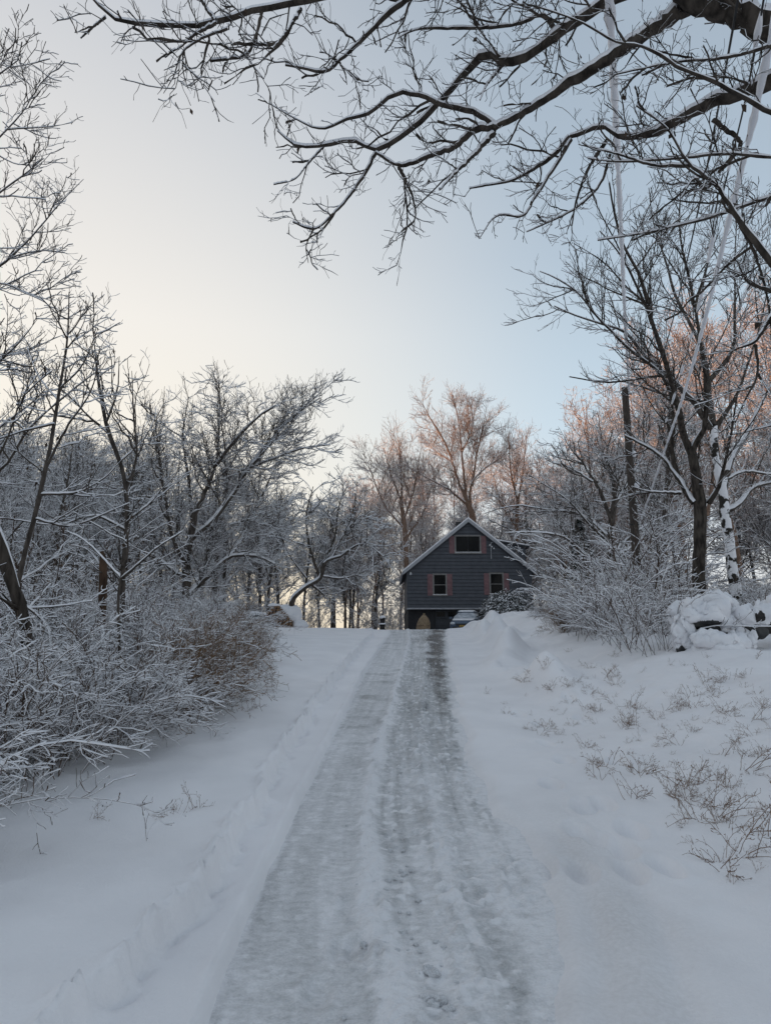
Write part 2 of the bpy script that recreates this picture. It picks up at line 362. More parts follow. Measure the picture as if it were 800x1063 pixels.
def grow(P, R, rate, t0, t1, l0, l1, ang, wig, trop, n, kr, rt, bias=.15, taper=.55, lf=None):
    B, m, _ = P.shape
    L = np.linalg.norm(np.diff(P, axis=1), axis=2).sum(1)
    cnt = np.floor(L * rate * (t1 - t0) + rng.random(B)).astype(int)
    idx = np.repeat(np.arange(B), cnt); k = len(idx)
    if k == 0: return np.zeros((0, n, 3)), np.zeros((0, n))
    t = t0 + (t1 - t0) * rng.random(k); f = t * (m - 1); i = np.minimum(f.astype(int), m - 2); fr = (f - i)[:, None]
    base = P[idx, i] * (1 - fr) + P[idx, i + 1] * fr
    tan = norm(P[idx, i + 1] - P[idx, i]); ra = R[idx, i] * (1 - fr[:, 0]) + R[idx, i + 1] * fr[:, 0]
    q = rng.normal(size=(k, 3)) + np.array([0, 0, bias * 3]); q = norm(q - (q * tan).sum(1, keepdims=True) * tan)
    an = np.radians(ang + rng.normal(0, 11, k))[:, None]
    d = tan * np.cos(an) + q * np.sin(an)
    ln = (l0 + (l1 - l0) * rng.random(k) ** 1.3) * (1 - taper * t)
    if lf is not None: ln = ln * L[idx] * lf
    st = rng.normal(0, wig, (k, n - 1, 3)); st = np.cumsum(st * .55, 1) + st * .6
    dirs = d[:, None] + st + np.array([0, 0, trop]) * np.linspace(0, 1, n - 1)[None, :, None]
    dirs = norm(dirs)
    Pc = np.concatenate([base[:, None], base[:, None] + np.cumsum(dirs * (ln / (n - 1))[:, None, None], 1)], 1)
    r0 = np.minimum(ra * .72, kr * ln ** .85 + rt)
    Rc = r0[:, None] + (rt - r0)[:, None] * np.linspace(0, 1, n)[None] ** .8
    return Pc, Rc

def resample(pts, r, n, wob=0.0):
    pts = np.asarray(pts, float); r = np.asarray(r, float)
    s = np.concatenate([[0], np.cumsum(np.linalg.norm(np.diff(pts, axis=0), axis=1))])
    t = np.linspace(0, s[-1], n)
    # Catmull-Rom tangents
    tg = np.gradient(pts, s, axis=0) if len(pts) > 2 else np.repeat((pts[1:] - pts[:1]) / s[-1], 2, 0)
    i = np.clip(np.searchsorted(s, t, 'right') - 1, 0, len(s) - 2); h = (s[i + 1] - s[i])[:, None]; u = ((t - s[i]) / h[:, 0])[:, None]
    o = (2 * u ** 3 - 3 * u ** 2 + 1) * pts[i] + (u ** 3 - 2 * u ** 2 + u) * h * tg[i] + (-2 * u ** 3 + 3 * u ** 2) * pts[i + 1] + (u ** 3 - u ** 2) * h * tg[i + 1]
    rr = np.interp(t, s, r)
    if wob:
        w = rng.normal(0, 1, o.shape) * (rr * wob)[:, None]; w[0] = 0; w[-1] = 0
        o = o + w
    return o, rr

def snow_for(r): return np.clip(.5 * r + .012, .008, .055)

def tree_from_limbs(name, label, cat, base, trunk, limbs, levels, bark='bark', group=None, snow=1.0, leaves=0, nT=22, nL=20, rmin=0.0, leaf_on=-1, lscale=1.0, tscale=1.0, trunk_mat=None, tsnow=1.0):
    """trunk / limbs: list of (points, radii); levels: dicts for grow(); everything in world space"""
    root = thing(name, label, cat, tuple(base), 0, group)
    mats = [M[bark], M['branch_snow']]
    tb = Limbs(); TP = []; TR = []
    for p, r in trunk:
        P, R_ = resample(p, r, nT, .06); TP.append(P); TR.append(R_)
    TP = np.array(TP); TR = np.array(TR)
    tb.tubes(TP, TR * tscale, .05 * snow * tsnow, 10, gaps=.05)
    link('trunk', tb.mesh('trunk', [M[trunk_mat or bark], M['branch_snow']], base), root)
    cb = Limbs(); par = [(TP, TR, True)]
    if limbs:
        LP = []; LR = []
        for p, r in limbs:
            r = np.array(r) * np.linspace(.9, .45, len(r)) * lscale
            P, R_ = resample(p, r, nL, .18); LP.append(P); LR.append(R_)
        LP = np.array(LP); LR = np.array(LR)
        big = LR[:, 0] > .02
        for sel, sd in ((big, 8), (~big, 6)):
            if sel.any():
                for b in np.where(sel)[0]:
                    cb.tubes(LP[b:b + 1], LR[b:b + 1], float(snow_for(LR[b].mean())) * snow, sd, gaps=.06, rmin=rmin)
        par.append((LP, LR, False))
    cur = par; tips = None
    store = {0: [(TP, TR)], 1: ([(LP, LR)] if limbs else [])}
    for lv in levels:
        lv = dict(lv); src = lv.pop('src'); dst = lv.pop('dst'); sides = lv.pop('sides'); sn = lv.pop('snow')
        for (P, R_) in list(store.get(src, [])):
            Pc, Rc = grow(P, R_, **lv)
            if len(Pc):
                cb.tubes(Pc, Rc, sn * snow, sides, gaps=.07, rmin=rmin); store.setdefault(dst, []).append((Pc, Rc)); tips = Pc
    link('crown', cb.mesh('crown', mats, base), root)
    if leaves and tips is not None:
        k = rng.choice(len(tips), min(leaves, len(tips)), replace=False); C = tips[k, leaf_on] - np.array(base)
        V = []; Fq = []
        for j, c in enumerate(C):
            s = rng.uniform(.02, .045); dn = np.array([rng.normal(0, .4), rng.normal(0, .4), -1]); dn /= np.linalg.norm(dn)
            sd = np.cross(dn, [rng.normal(), rng.normal(), .1]); sd /= np.linalg.norm(sd); nn = np.cross(sd, dn)
            pts = [c, c + dn * s + sd * s * .55 + nn * s * .2, c + dn * s * 2.1, c + dn * s - sd * s * .55 + nn * s * .2]
            V += pts; Fq.append([4 * j, 4 * j + 1, 4 * j + 2, 4 * j + 3])
        link('dead_leaves', np_mesh('dead_leaves', V, Fq, [M['dead_leaf']], smooth=False), root)
    return root

def traced(name, label, depth, limbs, levels, ground=True, spread=.7, seed=0, ntrunk=1, slopes=None, **kw):
    """limbs given as outlines seen from the driveway (px, py, width); each one also leans towards or away from the viewer"""
    r = np.random.default_rng(seed); known = []; out = []
    for li, lb in enumerate(limbs):
        if li == 0: d0, k = depth, 0.0
        else:
            q = min(known, key=lambda a: (a[0] - lb[0][0]) ** 2 + (a[1] - lb[0][1]) ** 2); d0 = q[2]
            k = r.uniform(-spread, spread) if slopes is None or li not in slopes else slopes[li]
        s = 0; P = []; Rr = []
        for j, (x, y, w) in enumerate(lb):
            if j: s += math.hypot(x - lb[j - 1][0], y - lb[j - 1][1]) * depth / F
            d = d0 + k * s; P.append(at_depth(x, y, d)); Rr.append(w / 2 * d / F); known.append((x, y, d))
        out.append([np.array(P), Rr])
    p0 = out[0][0][0]
    if ground:
        b = np.array([p0[0] + (p0[0] - out[0][0][1][0]) * .3, p0[1], 0.0]); b[2] = gz(b[0], b[1]) - .12
        if p0[2] - b[2] > .3:
            out[0][0] = np.vstack([b, out[0][0]]); out[0][1] = [out[0][1][0] * 1.35] + out[0][1]
        base = (b[0], b[1], b[2] + .12)
    else: base = tuple(p0)
    return tree_from_limbs(name, label, 'tree', base, out[:ntrunk], out[ntrunk:], levels, **kw)

def lv(src, dst, rate, l0, l1, ang=50, wig=.16, trop=.2, n=5, kr=.012, rt=.002, sides=4, snow=.012, t0=.12, t1=1.0, bias=.15, taper=.45, lf=None):
    return dict(src=src, dst=dst, rate=rate, l0=l0, l1=l1, ang=ang, wig=wig, trop=trop, n=n, kr=kr, rt=rt, sides=sides, snow=snow, t0=t0, t1=t1, bias=bias, taper=taper, lf=lf)

#==TREES==
# ------------------------------------------------------------------ big oak reaching over the driveway from the right
def oak():
    L = []
    def add(pts, ws, ds):
        n = len(pts); w = np.interp(np.linspace(0, 1, n), np.linspace(0, 1, len(ws)), ws); d = np.interp(np.linspace(0, 1, n), np.linspace(0, 1, len(ds)), ds)
        L.append((np.array([at_depth(x, y, t) for (x, y), t in zip(pts, d)]), list(w / 2 * d / F)))
    bx, by = 5.0, 4.9; bz = gz(bx, by)
    Dpt = at_depth(850, 52, 5.4)
    trunk = [(np.array([[bx, by, bz - .15], [bx, by, bz + .4], [bx - .05, by, bz + 2.2], [4.75, 4.8, 4.6], Dpt]), [.48, .40, .34, .30, .17])]
    add([(850, 52), (800, 30), (760, 14), (715, 2), (690, -22), (672, -60)], [46, 42, 38, 30, 20, 14], [5.4, 5.5, 5.6])                       # heavy stem
    add([(712, 4), (707, 10), (650, 47), (600, 80), (588, 88), (549, 114), (515, 132)], [24, 20, 17, 15, 12], [5.55, 6.0])
    add([(515, 132), (500, 120), (461, 109), (412, 97), (380, 119), (360, 124), (336, 134), (304, 122), (280, 108)], [10, 8, 6, 5, 3, 2], [6.0, 6.6])
    add([(515, 133), (490, 137), (474, 151), (445, 163), (416, 172), (390, 159)], [9, 8, 7, 6], [6.0, 6.25])
    add([(512, 138), (490, 162), (470, 182), (456, 197)], [9, 7, 5], [6.0, 5.7])
    add([(414, 173), (422, 190), (429, 208), (430, 228), (416, 241)], [5, 4, 3, 1.5], [6.2, 6.0])
    add([(690, -22), (655, -10), (630, 2), (578, 36), (523, 67), (507, 56), (493, 66), (481, 78), (461, 101), (429, 133), (404, 150), (388, 156), (368, 147), (336, 152), (308, 152), (288, 136)], [17, 15, 13, 11, 10, 9, 8, 6, 4, 2.5], [5.6, 6.2, 6.6])
    add([(390, 158), (368, 196), (348, 220), (324, 238), (304, 231)], [6, 5, 4, 2], [6.4, 6.1])
    add([(326, 237), (318, 255), (320, 273)], [2.5, 1.5], [6.15, 6.0])
    add([(336, 152), (318, 172), (306, 186), (284, 192)], [3, 2, 1.5], [6.5, 6.4])
    add([(523, 66), (505, 88), (498, 104)], [5, 3], [6.1, 5.9])
    add([(578, 35), (565, 17), (540, 24), (510, 29), (470, 30), (432, 31), (412, 40)], [6, 5, 4, 2], [6.0, 5.5])
    add([(860, 70), (800, 84), (775, 92), (740, 106), (705, 123), (688, 134), (645, 141), (628, 132), (591, 142)], [26, 23, 20, 17, 13, 9], [5.6, 6.2, 6.8])
    add([(591, 142), (570, 165), (555, 175), (530, 188), (510, 192), (487, 196)], [6, 5, 3, 2], [6.8, 7.2])
    add([(592, 145), (572, 178), (555, 205), (542, 224), (516, 224), (497, 248)], [6, 5, 4, 2], [6.8, 6.5])
    add([(630, 145), (612, 172), (598, 208), (593, 235)], [5, 4, 3], [6.7, 6.4])
    add([(633, 160), (622, 192), (604, 211), (562, 234), (546, 241)], [4, 3.5, 3, 1.5], [6.7, 6.9])
    add([(700, -30), (560, -42), (420, -26), (331, -2), (273, 9), (220, 24), (157, 26), (115, 18), (97, 0), (85, -14)], [14, 12, 10, 9, 8, 6, 4, 2], [5.6, 5.2, 5.0])
    add([(224, 22), (210, 2), (200, -18)], [5, 4], [5.1, 5.2])
    add([(224, 25), (200, 38), (186, 50), (176, 55)], [4, 3, 2], [5.1, 5.0])
    add([(236, 30), (210, 40), (190, 54), (180, 80), (170, 97)], [3.5, 3, 1.5], [5.1, 4.9])
    add([(190, 55), (190, 72), (195, 92)], [2.5, 1.5], [5.0, 4.9])
    add([(272, 12), (266, 36), (256, 57), (236, 62), (218, 64)], [4, 3, 2], [5.1, 5.2])
    add([(256, 58), (264, 70), (274, 82)], [2.5, 1.5], [5.2, 5.1])
    add([(312, 9), (300, 30), (284, 50)], [6, 5, 4], [5.1, 5.0])
    add([(110, 18), (95, 30), (84, 40)], [2.5, 1.5], [5.0, 5.0])
    add([(500, -40), (440, -12), (400, 18), (375, 42), (356, 60), (336, 75), (318, 72), (296, 68)], [9, 8, 6, 4, 2], [5.3, 5.1])
    add([(352, 64), (358, 76), (360, 88)], [2.5, 1.5], [5.1, 5.0])
    add([(860, 142), (800, 117), (750, 90), (705, 70), (662, 47), (645, 45), (600, 22), (560, 8)], [8, 6, 5, 4, 2], [4.9, 5.2])
    add([(860, 40), (800, 48), (760, 59), (700, 65), (637, 78)], [7, 5, 4, 2], [5.0, 5.3])
    add([(860, 340), (800, 272), (762, 222), (740, 190), (717, 172), (690, 132), (660, 110)], [13, 10, 8, 6, 4, 3], [5.0, 5.4])
    add([(717, 172), (682, 172), (640, 160), (600, 150)], [5, 4, 2], [5.3, 5.6])
    add([(738, 190), (730, 196), (722, 186), (706, 206)], [6, 5, 4], [5.3, 5.2])
    add([(768, 235), (775, 247), (787, 275), (797, 315), (800, 340)], [6, 5, 5, 4], [5.2, 5.0])
    add([(870, 300), (800, 329), (790, 345), (780, 357), (771, 360)], [8, 7, 6, 5], [5.0, 5.1])
    add([(783, 358), (786, 375), (785, 390), (773, 415), (762, 440)], [5, 4, 3, 2], [5.1, 5.0])
    add([(786, 388), (795, 402), (806, 420)], [3, 2], [5.1, 5.1])
    add([(870, 150), (800, 163), (760, 160), (700, 165), (640, 168), (610, 165)], [5, 4, 3, 2], [5.2, 5.8])
    add([(870, 190), (800, 205), (740, 225), (680, 240), (620, 250)], [5, 4, 3, 1.5], [5.4, 6.4])
    add([(740, 125), (768, 150), (758, 165), (745, 180)], [7, 6, 5], [5.7, 5.6])
    lvls = [lv(1, 2, 3.8, .25, 1.05, 50, .18, .05, 8, .0052, .0018, 5, .013, t0=.12, taper=.78),
            lv(1, 3, 6.5, .12, .5, 58, .22, .1, 5, .006, .0014, 4, .008, t0=.1, taper=.6),
            lv(2, 3, 14.0, .12, .5, 50, .20, .1, 5, .006, .0013, 4, .007),
            lv(3, 4, 19.0, .05, .24, 50, .22, .1, 4, .005, .0010, 4, .004)]
    return tree_from_limbs('oak_tree', 'large oak at the right whose dark snow-topped limbs arch across the top of the sky', 'tree', (bx, by, bz), trunk, L, lvls, bark='bark_dark', nL=34, leaves=30, snow=1.25, lscale=.88)
oak()

# ------------------------------------------------------------------ trees at the right
LV_R = [lv(1, 2, 3.2, .6, 3.0, 40, .13, .30, 8, .009, .004, 5, .024, t0=.1),
        lv(0, 2, .9, .5, 2.0, 55, .13, .3, 7, .010, .004, 5, .022, t0=.35),
        lv(2, 3, 5.5, .3, 1.3, 42, .16, .25, 5, .008, .003, 4, .016),
        lv(3, 4, 7.0, .15, .55, 42, .18, .2, 4, .006, .0025, 4, .010)]
traced('maple_tree', 'dark forked maple trunk right of the utility pole, its stems fanning up', 18.0, [
    [(725, 600, 15), (726, 560, 15), (726, 525, 15), (722, 495, 12), (717, 470, 11), (710, 455, 8)],
    [(710, 455, 8), (705, 430, 7), (694, 387, 6), (685, 360, 6), (675, 330, 5), (665, 290, 4), (647, 255, 3), (636, 215, 2), (632, 190, 1)],
    [(717, 470, 9), (727, 452, 8), (733, 410, 6), (728, 365, 5), (715, 290, 4), (705, 240, 3), (706, 195, 1.5)],
    [(720, 522, 9), (701, 493, 7), (686, 474, 6), (664, 460, 5), (648, 452, 3)],
    [(703, 494, 7), (697, 466, 6), (699, 438, 5), (692, 400, 3), (680, 370, 2)],
    [(735, 522, 8), (744, 508, 6), (752, 480, 4), (760, 440, 3), (766, 400, 2)],
    [(700, 420, 5), (688, 392, 4), (650, 360, 4), (618, 327, 3), (599, 304, 3), (575, 288, 2), (560, 282, 1)],
    [(706, 512, 5), (690, 511, 4), (672, 510, 3), (655, 505, 2)],
    [(680, 345, 4), (662, 300, 3), (640, 260, 2), (622, 240, 1.5)],
    [(720, 320, 4), (735, 270, 3), (742, 220, 2), (748, 185, 1)],
], LV_R, seed=3, bark='bark_dark', tscale=.85, lscale=.92)
traced('maple_tree', 'snow-plastered maple trunk at the far right, low limb bending out to the right edge', 19.5, [
    [(761, 602, 13), (756, 560, 12), (751, 530, 12), (750, 510, 11), (745, 490, 10), (741, 460, 9), (740, 442, 9)],
    [(740, 442, 8), (735, 415, 7), (735, 395, 6), (727, 360, 6), (700, 305, 5), (690, 270, 4), (677, 227, 3), (673, 195, 2)],
    [(737, 445, 8), (713, 410, 7), (690, 388, 6), (670, 371, 5), (646, 343, 5), (630, 338, 4), (595, 327, 3), (575, 318, 2)],
    [(741, 448, 7), (750, 432, 6), (760, 418, 5), (775, 380, 4), (790, 330, 3), (798, 290, 2)],
    [(736, 395, 6), (760, 362, 5), (762, 325, 4), (762, 282, 3), (765, 205, 2)],
    [(750, 508, 8), (762, 470, 7), (775, 450, 6), (785, 427, 5), (802, 395, 4), (815, 350, 3)],
    [(750, 531, 9), (762, 527, 8), (780, 507, 7), (800, 501, 6), (830, 500, 4)],
    [(748, 500, 5), (770, 490, 4), (800, 492, 3), (815, 489, 2)],
    [(762, 330, 4), (778, 290, 3), (785, 240, 2)],
], LV_R, seed=9, bark='bark', tscale=.85, lscale=.92, trunk_mat='bark_plastered')
traced('oak_tree', 'wide spreading oak beside the house, long snow-topped limbs reaching left over the roof edge', 33.0, [
    [(632, 610, 9), (633, 572, 8), (634, 545, 7), (638, 517, 6)],
    [(632, 556, 6), (599, 533, 5), (567, 529, 4), (535, 525, 3), (518, 528, 2)],
    [(628, 590, 6), (612, 580, 5), (583, 557, 4), (555, 553, 4), (524, 553, 2)],
    [(634, 540, 6), (620, 505, 5), (607, 485, 4), (599, 458, 2)],
    [(638, 517, 6), (634, 490, 5), (630, 478, 4), (636, 445, 2)],
    [(637, 525, 5), (655, 495, 4), (668, 470, 3), (675, 440, 2)],
    [(634, 580, 6), (648, 572, 5), (666, 563, 4), (690, 553, 4), (713, 550, 2)],
    [(633, 575, 5), (650, 560, 4), (680, 540, 3), (710, 530, 2)],
    [(615, 500, 4), (590, 485, 3), (572, 480, 2)],
    [(632, 565, 5), (612, 545, 4), (590, 520, 3), (560, 500, 2), (548, 492, 1)],
    [(634, 540, 4), (642, 500, 3), (652, 470, 2)],
], [lv(1, 2, 3.2, .8, 3.4, 45, .15, .3, 7, .009, .006, 5, .04, t0=.1),
    lv(2, 3, 4.5, .4, 1.5, 45, .18, .2, 5, .008, .005, 4, .03),
    lv(3, 4, 5.5, .2, .7, 45, .2, .15, 4, .006, .004, 4, .02)], seed=14, lscale=.8)

# ------------------------------------------------------------------ trees at the left
LV_L = [lv(1, 2, 5.2, .7, 3.4, 40, .14, .22, 8, .007, .0040, 5, .038, t0=.08, taper=.75),
        lv(0, 2, 2.0, .5, 2.4, 55, .14, .25, 6, .009, .0040, 5, .036, t0=.2),
        lv(2, 3, 7.5, .35, 1.5, 42, .17, .2, 6, .006, .0032, 4, .028),
        lv(3, 4, 8.5, .16, .7, 42, .2, .15, 4, .005, .0026, 4, .019)]
traced('maple_tree', 'broad many-stemmed maple, tallest crown left of the gap, leaning right above the firewood', 25.0, [
    [(194, 640, 10), (194, 610, 9), (195, 572, 8), (200, 548, 7), (203, 530, 6)],
    [(198, 560, 7), (231, 528, 7), (255, 490, 6), (277, 462, 5), (302, 435, 4), (332, 413, 2)],
    [(250, 489, 5), (283, 476, 4), (316, 465, 3), (343, 462, 2)],
    [(203, 532, 6), (216, 505, 5), (224, 480, 4), (228, 435, 3), (228, 402, 2)],
    [(222, 485, 4), (250, 451, 4), (272, 430, 3), (286, 421, 2)],
    [(196, 618, 7), (220, 594, 6), (239, 578, 6), (264, 577, 5), (285, 585, 3)],
    [(236, 580, 5), (244, 570, 5), (258, 545, 4), (277, 504, 3), (288, 480, 2)],
    [(240, 545, 4), (262, 540, 4), (280, 545, 3), (305, 548, 2)],
    [(196, 590, 6), (180, 560, 5), (172, 520, 4), (165, 470, 3), (160, 430, 2)],
    [(200, 540, 5), (196, 500, 4), (190, 450, 3), (196, 412, 2)],
    [(192, 600, 5), (165, 580, 4), (140, 560, 3), (120, 550, 2)],
    [(302, 435, 3), (318, 420, 2), (325, 408, 1)],
    [(262, 482, 4), (285, 455, 3), (300, 425, 2)],
], LV_L, seed=21, spread=.6)
traced('apple_tree', 'low crooked tree behind the firewood pile, its snowy crown bowing right towards the house', 37.0, [
    [(302, 634, 6), (304, 622, 6), (319, 608, 5), (332, 600, 5), (338, 583, 4), (354, 577, 3)],
    [(322, 606, 4), (330, 612, 4), (343, 625, 3)],
    [(332, 600, 4), (322, 570, 4), (318, 535, 3), (325, 505, 2)],
    [(338, 583, 4), (348, 555, 3), (352, 525, 2), (360, 505, 2)],
    [(354, 577, 3), (375, 565, 3), (395, 575, 2), (408, 592, 2)],
    [(345, 578, 3), (360, 550, 3), (378, 535, 2), (390, 545, 1)],
    [(318, 600, 3), (300, 575, 3), (290, 545, 2), (292, 515, 2)],
    [(334, 598, 3), (352, 600, 3), (372, 598, 2), (390, 608, 1)],
], [lv(1, 2, 4.0, .8, 3.4, 50, .17, .0, 7, .010, .007, 4, .048, t0=.08),
    lv(2, 3, 5.0, .4, 1.6, 48, .2, -.05, 5, .008, .006, 4, .038),
    lv(3, 4, 5.5, .2, .7, 48, .2, -.1, 4, .006, .005, 4, .026)], seed=4, lscale=.85)
LV_S = [lv(1, 2, 4.0, .3, 1.6, 46, .15, .2, 7, .009, .0032, 5, .020, t0=.08),
        lv(0, 2, 3.0, .4, 1.8, 55, .13, .22, 7, .009, .0032, 5, .020, t0=.15),
        lv(2, 3, 6.5, .18, .8, 45, .18, .15, 5, .008, .0026, 4, .014),
        lv(3, 4, 8.0, .09, .34, 45, .2, .1, 4, .006, .002, 4, .009)]
traced('young_oak', 'slender leaning young tree at the left edge with dark leaves on top', 10.5, [
    [(19, 605, 5), (38, 528, 5), (53, 461, 4), (62, 404, 3), (70, 355, 2), (72, 303, 1)],
    [(41, 513, 4), (83, 510, 3), (110, 495, 2), (126, 478, 1)],
    [(48, 485, 3), (72, 440, 3), (95, 405, 2), (104, 360, 1)],
    [(57, 440, 3), (30, 446, 3), (0, 455, 2), (-30, 462, 2)],
    [(62, 404, 2), (85, 380, 2), (100, 345, 1)],
    [(60, 415, 2), (40, 390, 2), (28, 360, 1)],
    [(68, 365, 2), (85, 340, 1.5), (92, 318, 1)],
    [(36, 538, 3), (70, 546, 3), (112, 532, 2), (135, 522, 1)],
], LV_S, seed=6, leaves=45, spread=.5)
traced('young_oak', 'thin upright young tree with curled dark leaves, just right of the leaning one', 12.5, [
    [(127, 640, 5), (128, 592, 5), (132, 536, 5), (128, 491, 4), (113, 449, 4), (102, 393, 3), (98, 355, 1)],
    [(130, 510, 4), (141, 480, 3), (139, 431, 3), (137, 385, 1)],
    [(124, 480, 3), (150, 455, 2), (165, 425, 1)],
    [(110, 440, 3), (122, 405, 2), (124, 370, 1)],
    [(113, 450, 3), (90, 430, 2), (72, 408, 1)],
    [(132, 540, 3), (160, 520, 3), (185, 500, 1)],
    [(131, 550, 4), (100, 535, 3), (60, 545, 2), (20, 540, 2), (-20, 535, 1)],
], LV_S, seed=8, leaves=60, spread=.5)
traced('big_maple', 'large tree standing beyond the left edge whose pale snowy branches reach into the picture', 12.5, [
    [(-105, 640, 30), (-100, 520, 28), (-92, 400, 26), (-95, 300, 22), (-88, 190, 16), (-80, 100, 10), (-75, 20, 5)],
    [(-95, 330, 12), (-50, 300, 9), (0, 276, 6), (37, 241, 4), (68, 205, 3), (87, 186, 1.5)],
    [(-92, 270, 10), (-40, 235, 7), (0, 200, 4), (30, 178, 2), (45, 165, 1)],
    [(-90, 220, 9), (-45, 180, 6), (0, 142, 4), (31, 105, 2), (38, 85, 1)],
    [(-95, 380, 10), (-50, 330, 7), (0, 294, 4), (30, 305, 3), (52, 312, 1)],
    [(-95, 420, 10), (-50, 400, 7), (0, 375, 5), (25, 350, 3), (40, 330, 1)],
    [(-88, 180, 8), (-50, 120, 5), (-10, 85, 3), (20, 62, 1)],
    [(-95, 470, 10), (-40, 470, 7), (5, 440, 5), (40, 412, 3), (62, 385, 1)],
    [(-97, 500, 10), (-50, 500, 8), (0, 489, 6), (30, 446, 5), (72, 408, 3), (102, 385, 2)],
], [lv(1, 2, 5.5, .3, 1.7, 46, .15, .18, 7, .007, .0030, 5, .022, t0=.06), lv(2, 3, 8.5, .18, .8, 45, .18, .12, 5, .007, .0025, 4, .015), lv(3, 4, 10.0, .09, .36, 45, .2, .1, 4, .006, .002, 4, .010)], seed=31, spread=.3, lscale=.62)
traced('leaning_tree', 'black curved trunk leaning in from the left edge, snow along its upper side', 8.5, [
    [(31, 690, 12), (28, 662, 11), (15, 611, 11), (0, 573, 10), (-28, 520, 9), (-60, 440, 7), (-85, 350, 4)],
    [(-28, 520, 5), (-10, 490, 4), (10, 450, 3), (25, 400, 2)],
    [(18, 622, 4), (40, 640, 3), (60, 665, 2)],
    [(-60, 440, 5), (-40, 400, 4), (-15, 360, 3), (5, 330, 2)],
], LV_S, seed=40, bark='bark_dark', spread=.4, tsnow=5.0)
traced('dead_trunk', 'broken brown trunk stub streaked with snow in the left brush', 12.0, [
    [(105, 665, 9), (105, 656, 9), (107, 619, 9), (107, 581, 8), (106, 572, 3)],
    [(107, 590, 3), (90, 570, 2), (70, 565, 1)],
], [lv(1, 2, 2, .2, .6, 50, .15, .2, 5, .01, .003, 4, .014)], seed=41, bark='bark_rust', trunk_mat='bark_rust')
traced('sapling', 'thin bare sapling with a Y fork standing in front of the left brush', 8.5, [
    [(123, 716, 3.2), (124, 679, 3.2), (126, 600, 3), (127, 596, 3)],
    [(126, 600, 3), (112, 585, 2.5), (98, 570, 2), (83, 558, 1.5), (70, 552, 1)],
    [(127, 600, 3), (145, 585, 2.5), (162, 570, 2), (190, 552, 1)],
    [(127, 598, 2), (133, 570, 2), (130, 540, 1)],
], [lv(1, 2, 5, .1, .5, 50, .15, .2, 5, .01, .0025, 4, .012), lv(2, 3, 6, .06, .25, 50, .18, .1, 4, .008, .002, 4, .008)], seed=43)

# ------------------------------------------------------------------ tall trees behind the house
LV_B = [lv(1, 2, 3.6, 1.2, 5.0, 36, .12, .28, 8, .006, .007, 4, .035, t0=.08, taper=.6),
        lv(0, 2, 1.6, 1.0, 4.5, 45, .12, .35, 6, .007, .008, 4, .035, t0=.25),
        lv(2, 3, 4.4, .7, 2.4, 38, .15, .22, 5, .006, .0062, 4, .024),
        lv(3, 4, 5.2, .35, 1.2, 40, .18, .18, 4, .005, .005, 4, .014)]
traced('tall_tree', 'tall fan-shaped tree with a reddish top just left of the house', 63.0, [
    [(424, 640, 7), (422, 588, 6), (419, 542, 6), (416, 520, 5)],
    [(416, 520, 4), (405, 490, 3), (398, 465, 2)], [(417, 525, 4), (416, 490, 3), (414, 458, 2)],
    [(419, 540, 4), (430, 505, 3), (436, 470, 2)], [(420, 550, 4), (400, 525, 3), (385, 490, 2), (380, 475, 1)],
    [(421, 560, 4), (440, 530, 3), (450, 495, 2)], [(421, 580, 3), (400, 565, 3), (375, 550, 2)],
], LV_B, seed=51, spread=.5, bark='bark_sun_tint', lscale=.66, tscale=.8)
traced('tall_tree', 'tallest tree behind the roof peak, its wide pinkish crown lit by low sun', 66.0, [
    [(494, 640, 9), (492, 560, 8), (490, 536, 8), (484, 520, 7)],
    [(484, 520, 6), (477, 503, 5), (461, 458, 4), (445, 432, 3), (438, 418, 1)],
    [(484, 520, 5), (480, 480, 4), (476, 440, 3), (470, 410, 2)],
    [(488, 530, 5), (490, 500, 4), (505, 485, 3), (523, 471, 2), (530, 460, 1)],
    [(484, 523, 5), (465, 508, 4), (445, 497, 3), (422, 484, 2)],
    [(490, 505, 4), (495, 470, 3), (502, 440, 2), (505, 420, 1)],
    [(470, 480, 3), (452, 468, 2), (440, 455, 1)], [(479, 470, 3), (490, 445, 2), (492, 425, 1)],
], LV_B, seed=52, spread=.5, bark='bark_sun_tint', lscale=.66, tscale=.8)
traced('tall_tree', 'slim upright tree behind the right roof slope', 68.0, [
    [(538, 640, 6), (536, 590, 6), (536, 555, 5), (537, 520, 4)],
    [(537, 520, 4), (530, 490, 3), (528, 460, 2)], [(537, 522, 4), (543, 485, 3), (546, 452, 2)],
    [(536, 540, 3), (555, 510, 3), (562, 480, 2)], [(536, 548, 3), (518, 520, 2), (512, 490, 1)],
], LV_B, seed=53, spread=.5, bark='bark_sun_tint', lscale=.66, tscale=.8)

